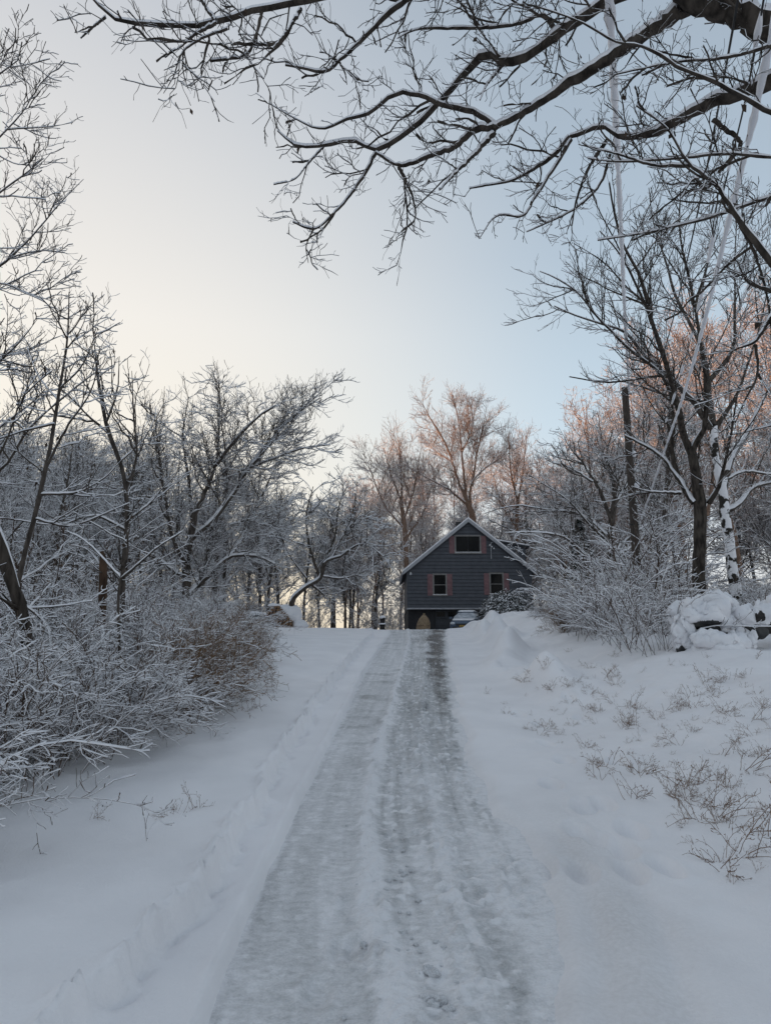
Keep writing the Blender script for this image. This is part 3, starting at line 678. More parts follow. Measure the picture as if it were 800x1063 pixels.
# ------------------------------------------------------------------ woods: prototypes and copies
def proto(name, H, seed, lean=0.0, rmin=.006, bark='bark', dens=1.0, snow=1.0, tr=1.0):
    global rng
    rng = np.random.default_rng(seed)
    T = [np.array([0, 0, -.2]), np.array([.02 * H * rng.normal() * .3, .01 * H, .25 * H])]
    T.append(T[-1] + np.array([lean * .2 * H + .02 * H * rng.normal(), .02 * H * rng.normal(), .25 * H]))
    T.append(T[-1] + np.array([lean * .3 * H + .03 * H * rng.normal(), .03 * H * rng.normal(), .25 * H]))
    T.append(T[-1] + np.array([lean * .2 * H, .02 * H * rng.normal(), .23 * H]))
    r0 = .009 * H * tr
    limbs = []
    for k in range(13):
        t = rng.uniform(.22, .8); i = int(t * 4); fr = t * 4 - i; b = T[i] * (1 - fr) + T[min(i + 1, 4)] * fr
        a = rng.uniform(0, 2 * np.pi); el = rng.uniform(.45, 1.15); ln = H * rng.uniform(.22, .42) * (1.15 - t * .7)
        d = np.array([math.cos(a) * math.cos(el), math.sin(a) * math.cos(el), math.sin(el)])
        p = [b]; q = d.copy()
        for s in range(4):
            q = q + rng.normal(0, .13, 3) + np.array([0, 0, .09]); q /= np.linalg.norm(q); p.append(p[-1] + q * ln / 4)
        rr = r0 * (1 - t) * .6 + .010
        limbs.append((np.array(p), [rr, rr * .8, rr * .6, rr * .42, rr * .2]))
    L = [lv(1, 2, 3.0 * dens, .7, .08 * H + 1.6, 40, .14, .22, 7, .008, rmin, 4, .038, t0=.08),
         lv(0, 2, 1.5, .6, 2.2, 50, .14, .22, 6, .008, rmin, 4, .038, t0=.3),
         lv(2, 3, 4.6 * dens, .4, 1.6, 42, .17, .18, 5, .007, rmin * .85, 4, .030),
         lv(3, 4, 5.0 * dens, .22, .8, 42, .2, .12, 4, .006, rmin * .7, 4, .019)]
    return tree_from_limbs(name, '', 'tree', (0, 0, 0), [(np.array(T), [r0 * 1.25, r0, r0 * .8, r0 * .5, .015])], limbs, L, bark=bark, nT=12, nL=9, snow=snow)
protos = [proto('woodland_tree', 11, 101, .05), proto('woodland_tree', 11, 102, -.08), proto('woodland_tree', 11, 103, .02, dens=1.2), proto('woodland_tree', 11, 104, .12)]
warm = [proto('woodland_tree', 16, 105, .03, .009, 'bark_sun_tint', .95, .6, .65), proto('woodland_tree', 16, 106, -.04, .009, 'bark_sun_tint', .95, .6, .65)]
rng = np.random.default_rng(77)
SKY = ([-300, 0, 60, 110, 140, 190, 235, 300, 335, 350, 380, 400, 430, 500, 545, 570, 600, 640, 680, 720, 800, 1100],
       [430, 440, 440, 440, 440, 435, 425, 440, 470, 500, 478, 482, 480, 470, 462, 478, 462, 400, 350, 320, 300, 280])
def top_height(x, y, jit):
    # how tall a tree at (x, y) may stand to stay under the skyline of the woods
    z = gz(x, y)
    fw = y * cp; px = CX + F * x / max(fw, 1)
    row = np.interp(px, *SKY) + jit
    return at(px, row, y)[2] - z
used = [False] * 6
def plant(pl, k, x, y, s, label, group):
    p = pl[k]; loc = (x, y, gz(x, y) - .05); rz = rng.uniform(0, 6.28)
    if p.get('placed') is None:
        p['placed'] = 1; p.location = loc; p.rotation_euler = (0, 0, rz); p.scale = (s,) * 3; p['label'] = label; p['group'] = group
        return p
    r = dup(p, loc, rz, label, group, s)
    if 'placed' in r: del r['placed']
    return r
def scatter(n, xr, yr, jl, jh, pl, H, hmin, hmax, label, group, ok=lambda x, y: True, mind=1.6):
    pts = []; tries = 0
    while len(pts) < n and tries < n * 60:
        tries += 1
        x = rng.uniform(*xr); y = rng.uniform(*yr)
        if not ok(x, y) or any((x - a) ** 2 + (y - b) ** 2 < mind ** 2 for a, b in pts): continue
        h = top_height(x, y, rng.uniform(jl, jh))
        if h < hmin: continue
        h = min(h, hmax); pts.append((x, y)); plant(pl, rng.integers(len(pl)), x, y, h / H, label, group)
left_line = lambda y: np.interp(y, [5, 12, 20, 32, 45, 60, 100], [-4.5, -5.5, -6.2, -8.5, -9, -8, -8])
scatter(50, (-38, -5), (15, 62), 0, 70, protos, 11, 4, 14, 'bare snow-laden tree in the woods behind the left brush', 'trees of the left woods', lambda x, y: x < left_line(y) - 1.5 and x > -.75 * y - 3)
scatter(20, (-30, -5), (22, 50), -12, 22, protos, 11, 5, 15, 'bare snow-laden tree in the woods behind the left brush', 'trees of the left woods', lambda x, y: x < left_line(y) - 2.5 and x > -.6 * y - 1)
scatter(45, (-34, 28), (66, 110), -4, 60, protos, 11, 5, 15, 'bare snowy tree in the woods behind the house and clearing', 'trees behind the house', lambda x, y: abs(x) < .62 * y)
scatter(26, (11, 48), (30, 80), 0, 90, protos, 11, 5, 16, 'bare snowy tree in the woods at the right behind the utility pole', 'trees of the right woods', lambda x, y: x > np.interp(y, [30, 48, 60, 80], [12, 13.5, 14, 12]) and x < .66 * y)
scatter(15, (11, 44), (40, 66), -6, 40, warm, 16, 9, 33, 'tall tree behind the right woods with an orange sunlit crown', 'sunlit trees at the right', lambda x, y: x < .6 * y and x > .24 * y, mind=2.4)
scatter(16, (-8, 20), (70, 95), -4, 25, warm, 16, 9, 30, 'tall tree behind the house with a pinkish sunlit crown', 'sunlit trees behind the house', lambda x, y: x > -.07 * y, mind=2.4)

# ------------------------------------------------------------------ shrubs
def shrub_proto(name, cat, H, W, stems, seed, mat, snow, tw=(13., 16.), droop=-1.3, rmin=.0019, levels=3):
    global rng
    rng = np.random.default_rng(seed)
    P = []; R_ = []
    for k in range(stems):
        a = rng.uniform(0, 2 * np.pi); b = np.array([rng.normal(0, .14 * W), rng.normal(0, .14 * W), -.08])
        el = rng.uniform(.75, 1.45); d = np.array([math.cos(a) * math.cos(el), math.sin(a) * math.cos(el), math.sin(el)])
        ln = H * rng.uniform(.7, 1.45); p = [b]
        for s in range(9):
            d = d + rng.normal(0, .09, 3) + np.array([math.cos(a) * .04, math.sin(a) * .04, droop * .028 * s]); d /= np.linalg.norm(d); p.append(p[-1] + d * ln / 9)
        P.append(p); r0 = .0036 + .0026 * rng.random(); R_.append(np.linspace(r0, rmin * .9, 10))
    P = np.array(P); R_ = np.array(R_); cb = Limbs()
    cb.tubes(P, R_, .016 * snow, 4, rmin=rmin)
    a1, b1 = grow(P, R_, tw[0], .2, 1, .15, .75, 45, .16, .02, 6, .006, rmin * .8, .1); cb.tubes(a1, b1, .014 * snow, 4)
    a2, b2 = grow(a1, b1, tw[1], .1, 1, .08, .32, 48, .2, 0, 4, .005, rmin * .7, .1); cb.tubes(a2, b2, .011 * snow, 4)
    me = cb.mesh(name, [mat, M['branch_snow']])
    return me
def put(me, name, cat, x, y, s, label, group, rz=None, dz=0.0, tilt=0.0):
    o = link(name, me, None, (x, y, gz(x, y) + dz)); o.rotation_euler = (rng.normal(0, tilt) if tilt else 0, rng.normal(0, tilt) if tilt else 0, rng.uniform(0, 6.28) if rz is None else rz)
    o.scale = (s[0], s[0], s[1]) if isinstance(s, tuple) else (s,) * 3
    return tag(o, label, cat, group)
SH = [shrub_proto('shrub', 'shrub', 1.3, 1.2, 30, 201 + i, M['stem'], 1.0) for i in range(4)]
SB = [shrub_proto('shrub', 'shrub', 1.1, .8, 34, 221 + i, M['grass_brown'], .22, rmin=.0032, droop=-.8) for i in range(2)]
SL = [shrub_proto('shrub', 'shrub', 1.7, 1.3, 15, 241 + i, M['stem'], 1.25, tw=(6., 7.), droop=-.6, rmin=.0030) for i in range(3)]
FARSH = [shrub_proto('shrub', 'shrub', 2.4, 2.0, 26, 231 + i, M['stem'], 1.5, tw=(7., 8.), rmin=.0055, droop=-.3) for i in range(3)]
rng = np.random.default_rng(300)
brush_edge = sorted([hit(*p) for p in [(-60, 868), (0, 842), (50, 825), (110, 800), (160, 775), (215, 748), (240, 715), (258, 690), (272, 668), (281, 655)]], key=lambda q: q[1])
be = lambda y: np.interp(y, [q[1] for q in brush_edge], [q[0] for q in brush_edge])
pts = []
tries = 0
while len(pts) < 170 and tries < 9000:
    tries += 1
    y = 3.6 + 21 * rng.random() ** 1.25; off = .35 + 5.5 * rng.random() ** 1.3
    x = be(y) - off
    md = .55 + .022 * y
    h = rng.uniform(.62, .95) + .09 * min(off, 3.5) + .010 * min(y, 14)
    if off < (.22 if y < 13 else .6) * h + .012 * y or y > 24: continue
    if x < -.62 * y - 1.2 or any((x - a) ** 2 + (y - b) ** 2 < md ** 2 for a, b in pts): continue
    pts.append((x, y))
    put(SH[rng.integers(4)], 'shrub', 'shrub', x, y, (h, h * rng.uniform(.75, 1.0)), 'twiggy bare shrub bowed under snow in the brush left of the driveway', 'shrubs of the left brush', tilt=.08)
for px, py, q in [(270, 672, 1), (262, 684, 1), (254, 697, 1), (246, 708, 1), (238, 720, 1), (228, 732, 1), (266, 664, 1), (258, 690, 1), (250, 703, 1), (240, 714, 1), (232, 726, 1), (222, 738, 0), (214, 744, 0), (262, 676, 1), (246, 712, 1), (236, 706, 1), (228, 718, 1)]:
    x, y = hit(px - 16, py); put(SB[rng.integers(2)], 'shrub', 'shrub', x - .1, y, rng.uniform(.6, .95), 'rusty brown bare shrub on the driveway-side edge of the left brush', 'brown shrubs on the left brush edge', tilt=.12)
# brush in the woods further away
pts = []
tries = 0
while len(pts) < 190 and tries < 12000:
    tries += 1
    y = rng.uniform(16, 75); x = rng.uniform(-.62 * y - 2, left_line(y) - 1.5) if rng.random() < .42 else (rng.uniform(-12, .7 * y) if rng.random() < .55 else rng.uniform(.2 * y, .66 * y))
    if x > left_line(y) - 1 and y < 62: continue
    if any((x - a) ** 2 + (y - b) ** 2 < 1.7 ** 2 for a, b in pts): continue
    pts.append((x, y)); put(FARSH[rng.integers(3)], 'shrub', 'shrub', x, y, (rng.uniform(.9, 1.4), rng.uniform(.9, 1.3) + .012 * max(0, y - 25)), 'snow-crusted thicket shrub under the trees at the back of the woods', 'thicket shrubs under the far trees')
# right bank brush
pts = []
tries = 0
while len(pts) < 62 and tries < 6000:
    tries += 1
    y = rng.uniform(13.2, 30); px = rng.uniform(555, 860)
    x = (px - CX) / F * y * 1.0
    lim = np.interp(px, [555, 600, 640, 690, 700, 800, 860], [24, 17, 14.5, 13.6, 15.5, 15.5, 15.5])
    if y < lim or any((x - a) ** 2 + (y - b) ** 2 < .75 ** 2 for a, b in pts): continue
    pts.append((x, y)); h = rng.uniform(.7, 1.3) * (.58 if px < 605 else .85 if px < 640 else 1.0 if px < 700 else .8)
    put(SL[rng.integers(3)] if rng.random() < .7 else SH[rng.integers(4)], 'shrub', 'shrub', x, y, (h, h * rng.uniform(.8, 1.05)), 'twiggy bare shrub under snow in the brush on the right bank', 'shrubs of the right bank', tilt=.08)
for px, py, s in [(700, 640, 1.7), (680, 640, 1.9), (660, 640, 1.8), (640, 635, 2.0), (620, 632, 1.7), (606, 636, 1.0), (650, 628, 2.1), (690, 630, 1.6), (670, 630, 2.0), (585, 648, .7), (690, 668, .8), (672, 672, .9), (655, 668, 1.0), (640, 662, 1.1), (622, 655, 1.1), (604, 652, .8), (585, 650, .6)]:
    x, y = hit(px, py + 6); put(SB[rng.integers(2)] if px < 600 else SL[rng.integers(3)], 'shrub', 'shrub', x, y, s, 'bare shrub with thin upright stems at the front of the right brush', 'front shrubs of the right bank', tilt=.08)

# ------------------------------------------------------------------ dry weeds on the right bank
def weed_proto(seed, H=.4, stems=6, snow=.10):
    global rng
    rng = np.random.default_rng(seed); P = []; R_ = []
    for k in range(stems):
        a = rng.uniform(0, 6.28); el = rng.uniform(.2, 1.25); d = np.array([math.cos(a) * math.cos(el), math.sin(a) * math.cos(el), math.sin(el)])
        p = [np.array([rng.normal(0, .05), rng.normal(0, .05), -.03])]; ln = H * rng.uniform(.5, 1.2)
        for s in range(6):
            d = d + rng.normal(0, .14, 3) + np.array([0, 0, -.03 * s]); d /= np.linalg.norm(d); p.append(p[-1] + d * ln / 6)
        P.append(p); R_.append(np.linspace(.0026, .0012, 7))
    P = np.array(P); R_ = np.array(R_); cb = Limbs(); cb.tubes(P, R_, .008 * snow, 4)
    a, b = grow(P, R_, 24, .25, 1, .04, .16, 48, .2, .2, 4, .006, .0012, .2); cb.tubes(a, b, .008 * snow, 4)
    # seed heads: short thick tips
    a2, b2 = grow(a, b, 26, .4, 1, .012, .03, 45, .2, .2, 3, .1, .0022, .2); cb.tubes(a2, np.maximum(b2, .0022), .006 * snow, 4)
    return cb.mesh('dry_weed', [M['weed'], M['branch_snow']])
WD = [weed_proto(401 + i, .42 if i < 2 else .3, 5 + 2 * i) for i in range(4)]
rng = np.random.default_rng(55)
wpx = [(770, 870), (745, 835), (720, 825), (790, 895), (700, 800), (680, 790), (665, 815), (690, 840), (735, 870), (760, 895), (705, 775), (640, 790), (635, 760), (605, 760), (590, 745), (575, 735), (562, 750), (612, 740), (650, 745), (690, 755), (730, 760), (765, 770), (790, 760), (740, 735), (715, 728), (690, 722), (660, 720), (640, 728), (680, 700), (720, 700), (760, 705), (795, 700), (640, 705), (612, 700), (770, 735), (785, 725), (590, 705), (575, 690), (700, 742), (755, 850), (715, 845), (775, 845), (660, 770), (560, 715), (545, 738), (600, 722), (735, 800), (780, 800), (798, 830), (750, 785)]
for px, py in wpx:
    for k in range(3 if py > 760 else 5):
        x, y = hit(px + rng.normal(0, 24), py + rng.normal(0, 11)); s = (.22 + .75 * rng.random() ** 2) * (1.1 if py > 780 else .8)
        put(WD[rng.integers(4)], 'dry_weed', 'weed', x, y, s, 'dry brown weed stalks poking through the snow of the right bank', 'dry weeds on the right bank')
for px, py in [(265, 735), (250, 728), (205, 838), (97, 850), (300, 655), (255, 738), (180, 845)]:
    x, y = hit(px, py); put(WD[rng.integers(4)], 'dry_weed', 'weed', x, y, rng.uniform(.35, .6), 'few dry stalks poking through the snow beside the left brush', 'dry weeds left of the driveway')

#==THINGS==
# ------------------------------------------------------------------ house
YH = 52.0
def siding_mat():
    return noise_mat('slate_siding', (.048, .051, .062), (.064, .068, .081), 3, .6, .1, 20)
M['siding'] = siding_mat()
M['trim'] = noise_mat('pale_trim', (.28, .28, .30), (.36, .36, .38), 4, .6)
M['frame'] = noise_mat('window_frame', (.15, .14, .135), (.20, .19, .18), 6, .6)
M['shutter'] = noise_mat('faded_red_shutter', (.15, .078, .084), (.21, .112, .118), 5, .7)
M['shingle'] = noise_mat('shingle', (.03, .03, .034), (.06, .06, .065), 14, .9, .5)
M['basement'] = noise_mat('basement_wall', (.010, .010, .012), (.020, .019, .021), 6, .8, .3)  # dark wall, base colour taken near-black to include the overhang's shade
M['garage_door'] = noise_mat('garage_door', (.020, .022, .028), (.03, .033, .04), 4, .6)
def glass_mat(name, c, rough=.06):
    m = noise_mat(name, tuple(v * .7 for v in c), c, 2, rough); m.node_tree.nodes['Principled BSDF'].inputs['Specular IOR Level'].default_value = .12
    return m
M['pane'] = glass_mat('window_pane', (.008, .009, .010))
M['curtain'] = noise_mat('dark_curtain', (.02, .028, .022), (.04, .05, .04), 5, .9)
M['lamp_white'] = noise_mat('lamp_white', (.55, .55, .55), (.65, .65, .65), 5, .5)
hp = lambda px, py, Y=YH: (at(px, py, Y)[0], at(px, py, Y)[2])
xl, _ = hp(423.5, 600); xr, _ = hp(551.8, 600)
xp, zp = hp(485.5, 541); _, ze = hp(423, 592); _, zb = hp(430, 631); z0 = gz((xl + xr) / 2, YH) - .1
xl = xp - (xr - xl) / 2; xr = xp + (xp - xl)
house = thing('house', 'slate blue gabled house with faded red shutters over a dark garage', 'house', (xp, YH, z0 + .1))
O = Vector((xp, YH, z0 + .1))
def hl(v): return (v[0] - O.x, v[1] - O.z)
HWD = (xr - xl) / 2; ZP = zp - O.z; ZE = ze - O.z; ZB = zb - O.z; DEP = 9.0
def rect(x0, y0, x1, y1):
    a = hl(hp(x0, y1)); b = hl(hp(x1, y0)); return a[0], b[0], a[1], b[1]
W1 = rect(473.2, 557, 497.2, 573.5); W2 = rect(450.6, 597, 462, 617.3); W3 = rect(509.4, 596, 520.8, 616.6)
openings = [W1, W2, W3]
def half_at(z): return HWD if z <= ZE else HWD * (ZP - z) / (ZP - ZE)
COURSE = .26
zs = list(np.arange(ZB, ZP, COURSE)) + [ZP - .02]
for o in openings: zs += [o[2], o[3]]
zs = sorted(set(round(z, 4) for z in zs))
bm = bmesh.new()
for a, b in zip(zs[:-1], zs[1:]):
    if b - a < .004: continue
    ph = lambda z: ((z - ZB) / COURSE) % 1.0
    pa = ph(a + 1e-4); pb = pa + (b - a) / COURSE
    ya = -.05 * (1 - pa); yb = -.05 * (1 - min(pb, 1))
    spans = [(-1e9, 1e9)]
    for o in openings:
        if a >= o[2] - 1e-3 and b <= o[3] + 1e-3:
            spans = [s for q in spans for s in ((q[0], min(q[1], o[0])), (max(q[0], o[1]), q[1])) if s[1] > s[0]]
    for s0, s1 in spans:
        q = [(max(s0, -half_at(a)), ya, a), (min(s1, half_at(a)), ya, a), (min(s1, half_at(b)), yb, b), (max(s0, -half_at(b)), yb, b)]
        bm.faces.new([bm.verts.new(v) for v in q])
        # shadow lip under every course
        if pa < .02: bm.faces.new([bm.verts.new(v) for v in [(q[0][0], 0, a), (q[1][0], 0, a), (q[1][0], ya, a), (q[0][0], ya, a)]])
for sx in (-1, 1):
    bm.faces.new([bm.verts.new(v) for v in [(sx * HWD, .001, ZB), (sx * HWD, DEP, ZB), (sx * HWD, DEP, ZE), (sx * HWD, .001, ZE)]])
bm.faces.new([bm.verts.new(v) for v in [(-HWD, DEP, 0), (HWD, DEP, 0), (HWD, DEP, ZE), (0, DEP, ZP), (-HWD, DEP, ZE)]])
bm.faces.new([bm.verts.new(v) for v in [(-HWD, .3, ZB), (HWD, .3, ZB), (HWD, DEP, ZB), (-HWD, DEP, ZB)]])
wall = bm_obj('wall', bm, M['siding'], house)
bm = bmesh.new()
for sx in (-1, 1): add_box(bm, sx * HWD - .05, sx * HWD + .05, -.045, .04, ZB, ZE - .08)
bm_obj('corner_board', bm, M['siding'], house)
box('band_board', M['trim'], house, -HWD - .06, HWD + .06, -.07, .3, ZB - .10, ZB - .002)
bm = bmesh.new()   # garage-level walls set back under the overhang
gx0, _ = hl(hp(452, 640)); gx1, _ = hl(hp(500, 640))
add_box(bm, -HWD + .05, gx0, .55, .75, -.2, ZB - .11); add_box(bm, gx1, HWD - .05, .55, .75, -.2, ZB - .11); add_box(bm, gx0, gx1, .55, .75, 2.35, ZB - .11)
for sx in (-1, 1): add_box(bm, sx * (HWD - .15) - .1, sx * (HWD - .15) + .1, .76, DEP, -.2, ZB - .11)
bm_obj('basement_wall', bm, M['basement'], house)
bm = bmesh.new()
nr = 4; hgt = 2.35 / nr
for r_ in range(nr):
    add_box(bm, gx0 + .02, gx1 - .02, .64, .70, r_ * hgt + .01, (r_ + 1) * hgt - .012)
    if r_ == 2: continue
    for c_ in range(4):
        w_ = (gx1 - gx0) / 4; add_box(bm, gx0 + c_ * w_ + .14, gx0 + (c_ + 1) * w_ - .14, .615, .638, r_ * hgt + .12, (r_ + 1) * hgt - .12)
gdo = bm_obj('garage_door', bm, M['garage_door'], house)
for c_ in range(4):
    w_ = (gx1 - gx0) / 4; box('pane', M['pane'], gdo, gx0 + c_ * w_ + .12, gx0 + (c_ + 1) * w_ - .12, .622, .638, 2 * hgt + .12, 3 * hgt - .12)
def window(o, split):
    x0, x1, a, b = o; t = .11
    bm = bmesh.new()
    add_box(bm, x0 - t, x1 + t, -.075, .05, b, b + t); add_box(bm, x0 - t - .03, x1 + t + .03, -.10, .05, a - t, a)
    add_box(bm, x0 - t, x0, -.075, .05, a + .001, b - .001); add_box(bm, x1, x1 + t, -.075, .05, a + .001, b - .001)
    f = bm_obj('window', bm, M['frame'], house)
    box('pane', M['pane'], f, x0, x1, .03, .045, a, b)
    bm = bmesh.new()
    if split == 'v':
        m_ = (x0 + x1) / 2; add_box(bm, m_ - .03, m_ + .03, -.02, .028, a + .001, b - .001)
    else:
        m_ = (a + b) / 2; add_box(bm, x0 + .001, x1 - .001, -.02, .028, m_ - .025, m_ + .025)
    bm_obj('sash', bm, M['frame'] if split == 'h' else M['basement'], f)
    sl = bmesh.new(); add_box(sl, x0 - t, x1 + t, -.098, -.076, a - .005, a + .03); bm_obj('snow_strip', sl, M['cap_snow'], f)
    return f
window(W1, 'v'); window(W2, 'h'); window(W3, 'h')
for q in [(466.2, 556.5, 471.2, 574.6), (499, 556.5, 504, 574.6), (443.6, 596, 448.8, 618.2), (463.8, 596, 469, 618.2), (502.4, 595.2, 507.6, 617.6), (522.4, 595.2, 527.6, 617.6)]:
    x0, x1, a, b = rect(*q); bm = bmesh.new()
    add_box(bm, x0, x1, -.062, -.03, a, b)
    for k in range(14): z_ = a + .08 + (b - a - .2) * k / 14; add_box(bm, x0 + .05, x1 - .05, -.075, -.0625, z_, z_ + (b - a) / 22)
    bm_obj('shutter', bm, M['shutter'], house)
# roof slabs, rake boards, snow cover
sl_ = (ZP - ZE) / HWD; ov = .32
def slab(name, mat, sx, up0, up1, y0, y1, ext, ridge_gap=0.0):
    bm = bmesh.new(); x1 = HWD + ext
    prism(bm, [(sx * ridge_gap, ZP + up0 - sl_ * ridge_gap), (sx * x1, ZP - sl_ * x1 + up0), (sx * x1, ZP - sl_ * x1 + up1), (sx * ridge_gap, ZP + up1 - sl_ * ridge_gap)], y0, y1)
    return bm_obj(name, bm, mat, house)
for sx in (-1, 1):
    rf = slab('roof', M['shingle'], sx, .03, .16, -.25, DEP + .3, ov, .0)
    slab('rake_board', M['trim'], sx, -.10, .155, -.29, -.252, ov, .0)
    sn_ = slab('snow_cover', M['cap_snow'], sx, .163, .27, -.27, DEP + .32, ov + .03, .0)
    box('gutter', M['trim'], house, sx * (HWD + ov) - .06 + sx * .07, sx * (HWD + ov) + .06 + sx * .07, -.2, DEP, ZE - sl_ * ov - .06, ZE - sl_ * ov + .05)
# shed dormer on the right slope
dx0 = hl(hp(508, 560, YH + 1.5))[0]; dtop0 = ZP - sl_ * dx0 + .27; dxe = hl(hp(545, 567, YH + 1.5))[0]; dz_ = hl(hp(546, 567, YH + 1.5))[1]
bm = bmesh.new(); prism(bm, [(dx0, ZP - sl_ * dx0 + .05), (dxe, ZP - sl_ * dxe + .05), (dxe, dz_ - .12), (dx0 + .2, dtop0 - .1)], 1.5, 7.5)
dorm = bm_obj('dormer', bm, M['siding'], house)
bm = bmesh.new(); prism(bm, [(dx0 - .05, dtop0 - .06), (dxe + .25, dz_ - .13), (dxe + .25, dz_), (dx0 - .05, dtop0 + .05)], 1.3, 7.7); bm_obj('dormer_roof', bm, M['shingle'], dorm)
bm = bmesh.new(); prism(bm, [(dx0 - .05, dtop0 + .053), (dxe + .28, dz_ + .004), (dxe + .28, dz_ + .10), (dx0 - .05, dtop0 + .13)], 1.28, 7.72); bm_obj('snow_cover', bm, M['cap_snow'], dorm)
box('window', M['trim'], dorm, dxe + .003, dxe + .03, 2.2, 3.6, dz_ - 1.0, dz_ - .25)
# service entrance on the right rake and lamp at the left corner
def tube_pts(bm, pts, r, seg=6):
    pts = [Vector(p) for p in pts]; rings = []
    for i, p in enumerate(pts):
        t = (pts[min(i + 1, len(pts) - 1)] - pts[max(i - 1, 0)]).normalized(); s = t.cross(Vector((0, .3, 1)));
        if s.length < .01: s = t.cross(Vector((1, 0, 0)))
        s.normalize(); u = s.cross(t); rr = r[i] if isinstance(r, (list, tuple, np.ndarray)) else r
        rings.append([bm.verts.new(p + (s * math.cos(a) + u * math.sin(a)) * rr) for a in [2 * math.pi * k / seg for k in range(seg)]])
    for a, b in zip(rings[:-1], rings[1:]):
        for k in range(seg): bm.faces.new([a[k], a[(k + 1) % seg], b[(k + 1) % seg], b[k]])
    bm.faces.new(rings[0][::-1]); bm.faces.new(rings[-1])
mx_, mz_ = hl(hp(509, 568)); bm = bmesh.new(); tube_pts(bm, [(mx_, -.12, mz_ - .9), (mx_, -.12, mz_ + .25), (mx_ + .08, -.16, mz_ + .36), (mx_ + .16, -.16, mz_ + .28)], .035, 8)
sm_ = bm_obj('service_mast', bm, M['trim'], house)
bm = bmesh.new()
for k in range(3): bmesh.ops.create_uvsphere(bm, u_segments=8, v_segments=6, radius=.06, matrix=__import__('mathutils').Matrix.Translation((mx_ - .1 + .14 * k, -.35, mz_ + .1 - .12 * k)))
bm_obj('insulator', bm, M['lamp_white'], sm_)
bm = bmesh.new(); lx_, lz_ = hl(hp(426, 596)); bmesh.ops.create_uvsphere(bm, u_segments=10, v_segments=8, radius=.09, matrix=__import__('mathutils').Matrix.Translation((lx_, -.15, lz_))); add_box(bm, lx_ - .05, lx_ + .05, -.1, -.03, lz_ - .02, lz_ + .14)
bm_obj('wall_lamp', bm, M['lamp_white'], house)
bm = bmesh.new(); add_box(bm, -.35, .35, 5.2, 5.9, ZP - .4, ZP + .9); chim = bm_obj('chimney', bm, M['rock'], house, bevel=.02)

# ------------------------------------------------------------------ parked car
M['car_paint'] = noise_mat('car_paint', (.075, .10, .145), (.10, .13, .18), 3, .35, metallic=.3)
M['tyre'] = noise_mat('tyre', (.01, .01, .01), (.02, .02, .02), 12, .9)
M['rim'] = noise_mat('rim', (.3, .3, .31), (.4, .4, .41), 5, .4, metallic=.8)
M['frost_glass'] = noise_mat('frosted_glass', (.26, .28, .31), (.56, .58, .61), 3.5, .4)
M['headlight'] = noise_mat('headlight', (.5, .52, .55), (.65, .67, .7), 4, .2)
M['grille'] = noise_mat('grille', (.012, .012, .013), (.02, .02, .022), 6, .5)
M['plate'] = noise_mat('number_plate', (.55, .33, .05), (.62, .38, .06), 5, .6)
M['plate_ink'] = noise_mat('plate_ink', (.02, .02, .05), (.03, .03, .06), 5, .6)
cx_, cz_ = at(479.5, 655, 45.8)[0], 0
car = thing('parked_car', 'snow-dusted blue-grey hatchback parked nose-out before the garage', 'car', (cx_, 45.8, gz(cx_, 45.8) + .02), rad(-14))
def loft(name, secs, mat, parent, smooth=True):
    bm = bmesh.new(); rings = [[bm.verts.new(v) for v in s] for s in secs]; n = len(secs[0])
    for a, b in zip(rings[:-1], rings[1:]):
        for k in range(n): bm.faces.new([a[k], a[(k + 1) % n], b[(k + 1) % n], b[k]])
    bm.faces.new(rings[0][::-1]); bm.faces.new(rings[-1])
    return bm_obj(name, bm, mat, parent, smooth=smooth)
def csec(y, w, zb_, zt, rr=.12, tw=None):
    tw = tw or w
    return [(-w, y, zb_ + rr), (-w + rr, y, zb_), (w - rr, y, zb_), (w, y, zb_ + rr), (w, y, (zb_ + zt) / 2), (tw, y, zt - rr), (tw - rr, y, zt), (-tw + rr, y, zt), (-tw, y, zt - rr), (-w, y, (zb_ + zt) / 2)]
loft('body', [csec(-.02, .70, .28, .62, .1, .66), csec(.08, .80, .22, .74, .12, .74), csec(.45, .86, .2, .86, .12, .78), csec(1.15, .88, .2, .95, .12, .80), csec(2.2, .88, .2, .97, .12, .82), csec(3.6, .88, .2, .99, .12, .82), csec(4.1, .84, .24, .95, .12, .8), csec(4.2, .74, .3, .85, .1, .7)], M['car_paint'], car)
cab = loft('cabin', [csec(1.05, .74, .90, .97, .02, .72), csec(1.9, .76, .90, 1.40, .10, .58), csec(2.3, .76, .9, 1.46, .10, .58), csec(3.4, .76, .9, 1.44, .10, .58), csec(4.05, .74, .9, 1.05, .05, .66)], M['frost_glass'], car)
loft('roof', [csec(1.86, .60, 1.39, 1.43, .015, .58), csec(2.3, .61, 1.44, 1.49, .02, .58), csec(3.4, .61, 1.42, 1.47, .02, .58), csec(3.6, .6, 1.37, 1.41, .015, .56)], M['car_paint'], car)
loft('roof_snow', [csec(1.9, .50, 1.43, 1.47, .015, .45), csec(2.3, .56, 1.49, 1.58, .03, .5), csec(3.3, .56, 1.475, 1.57, .03, .5), csec(3.5, .5, 1.42, 1.47, .015, .45)], M['cap_snow'], car)
loft('bonnet_snow', [csec(.20, .58, .80, .84, .012, .55), csec(.5, .70, .86, .90, .015, .66), csec(1.02, .70, .94, .975, .015, .66)], M['cap_snow'], car)
bm = bmesh.new()
for sx in (-1, 1): add_box(bm, sx * .5 - .02, sx * .5 + .02, 1.95, 3.3, 1.585, 1.62)
for yy in (2.2, 3.0): add_box(bm, -.56, .56, yy, yy + .05, 1.622, 1.65)
bm_obj('roof_rack', bm, M['grille'], car)
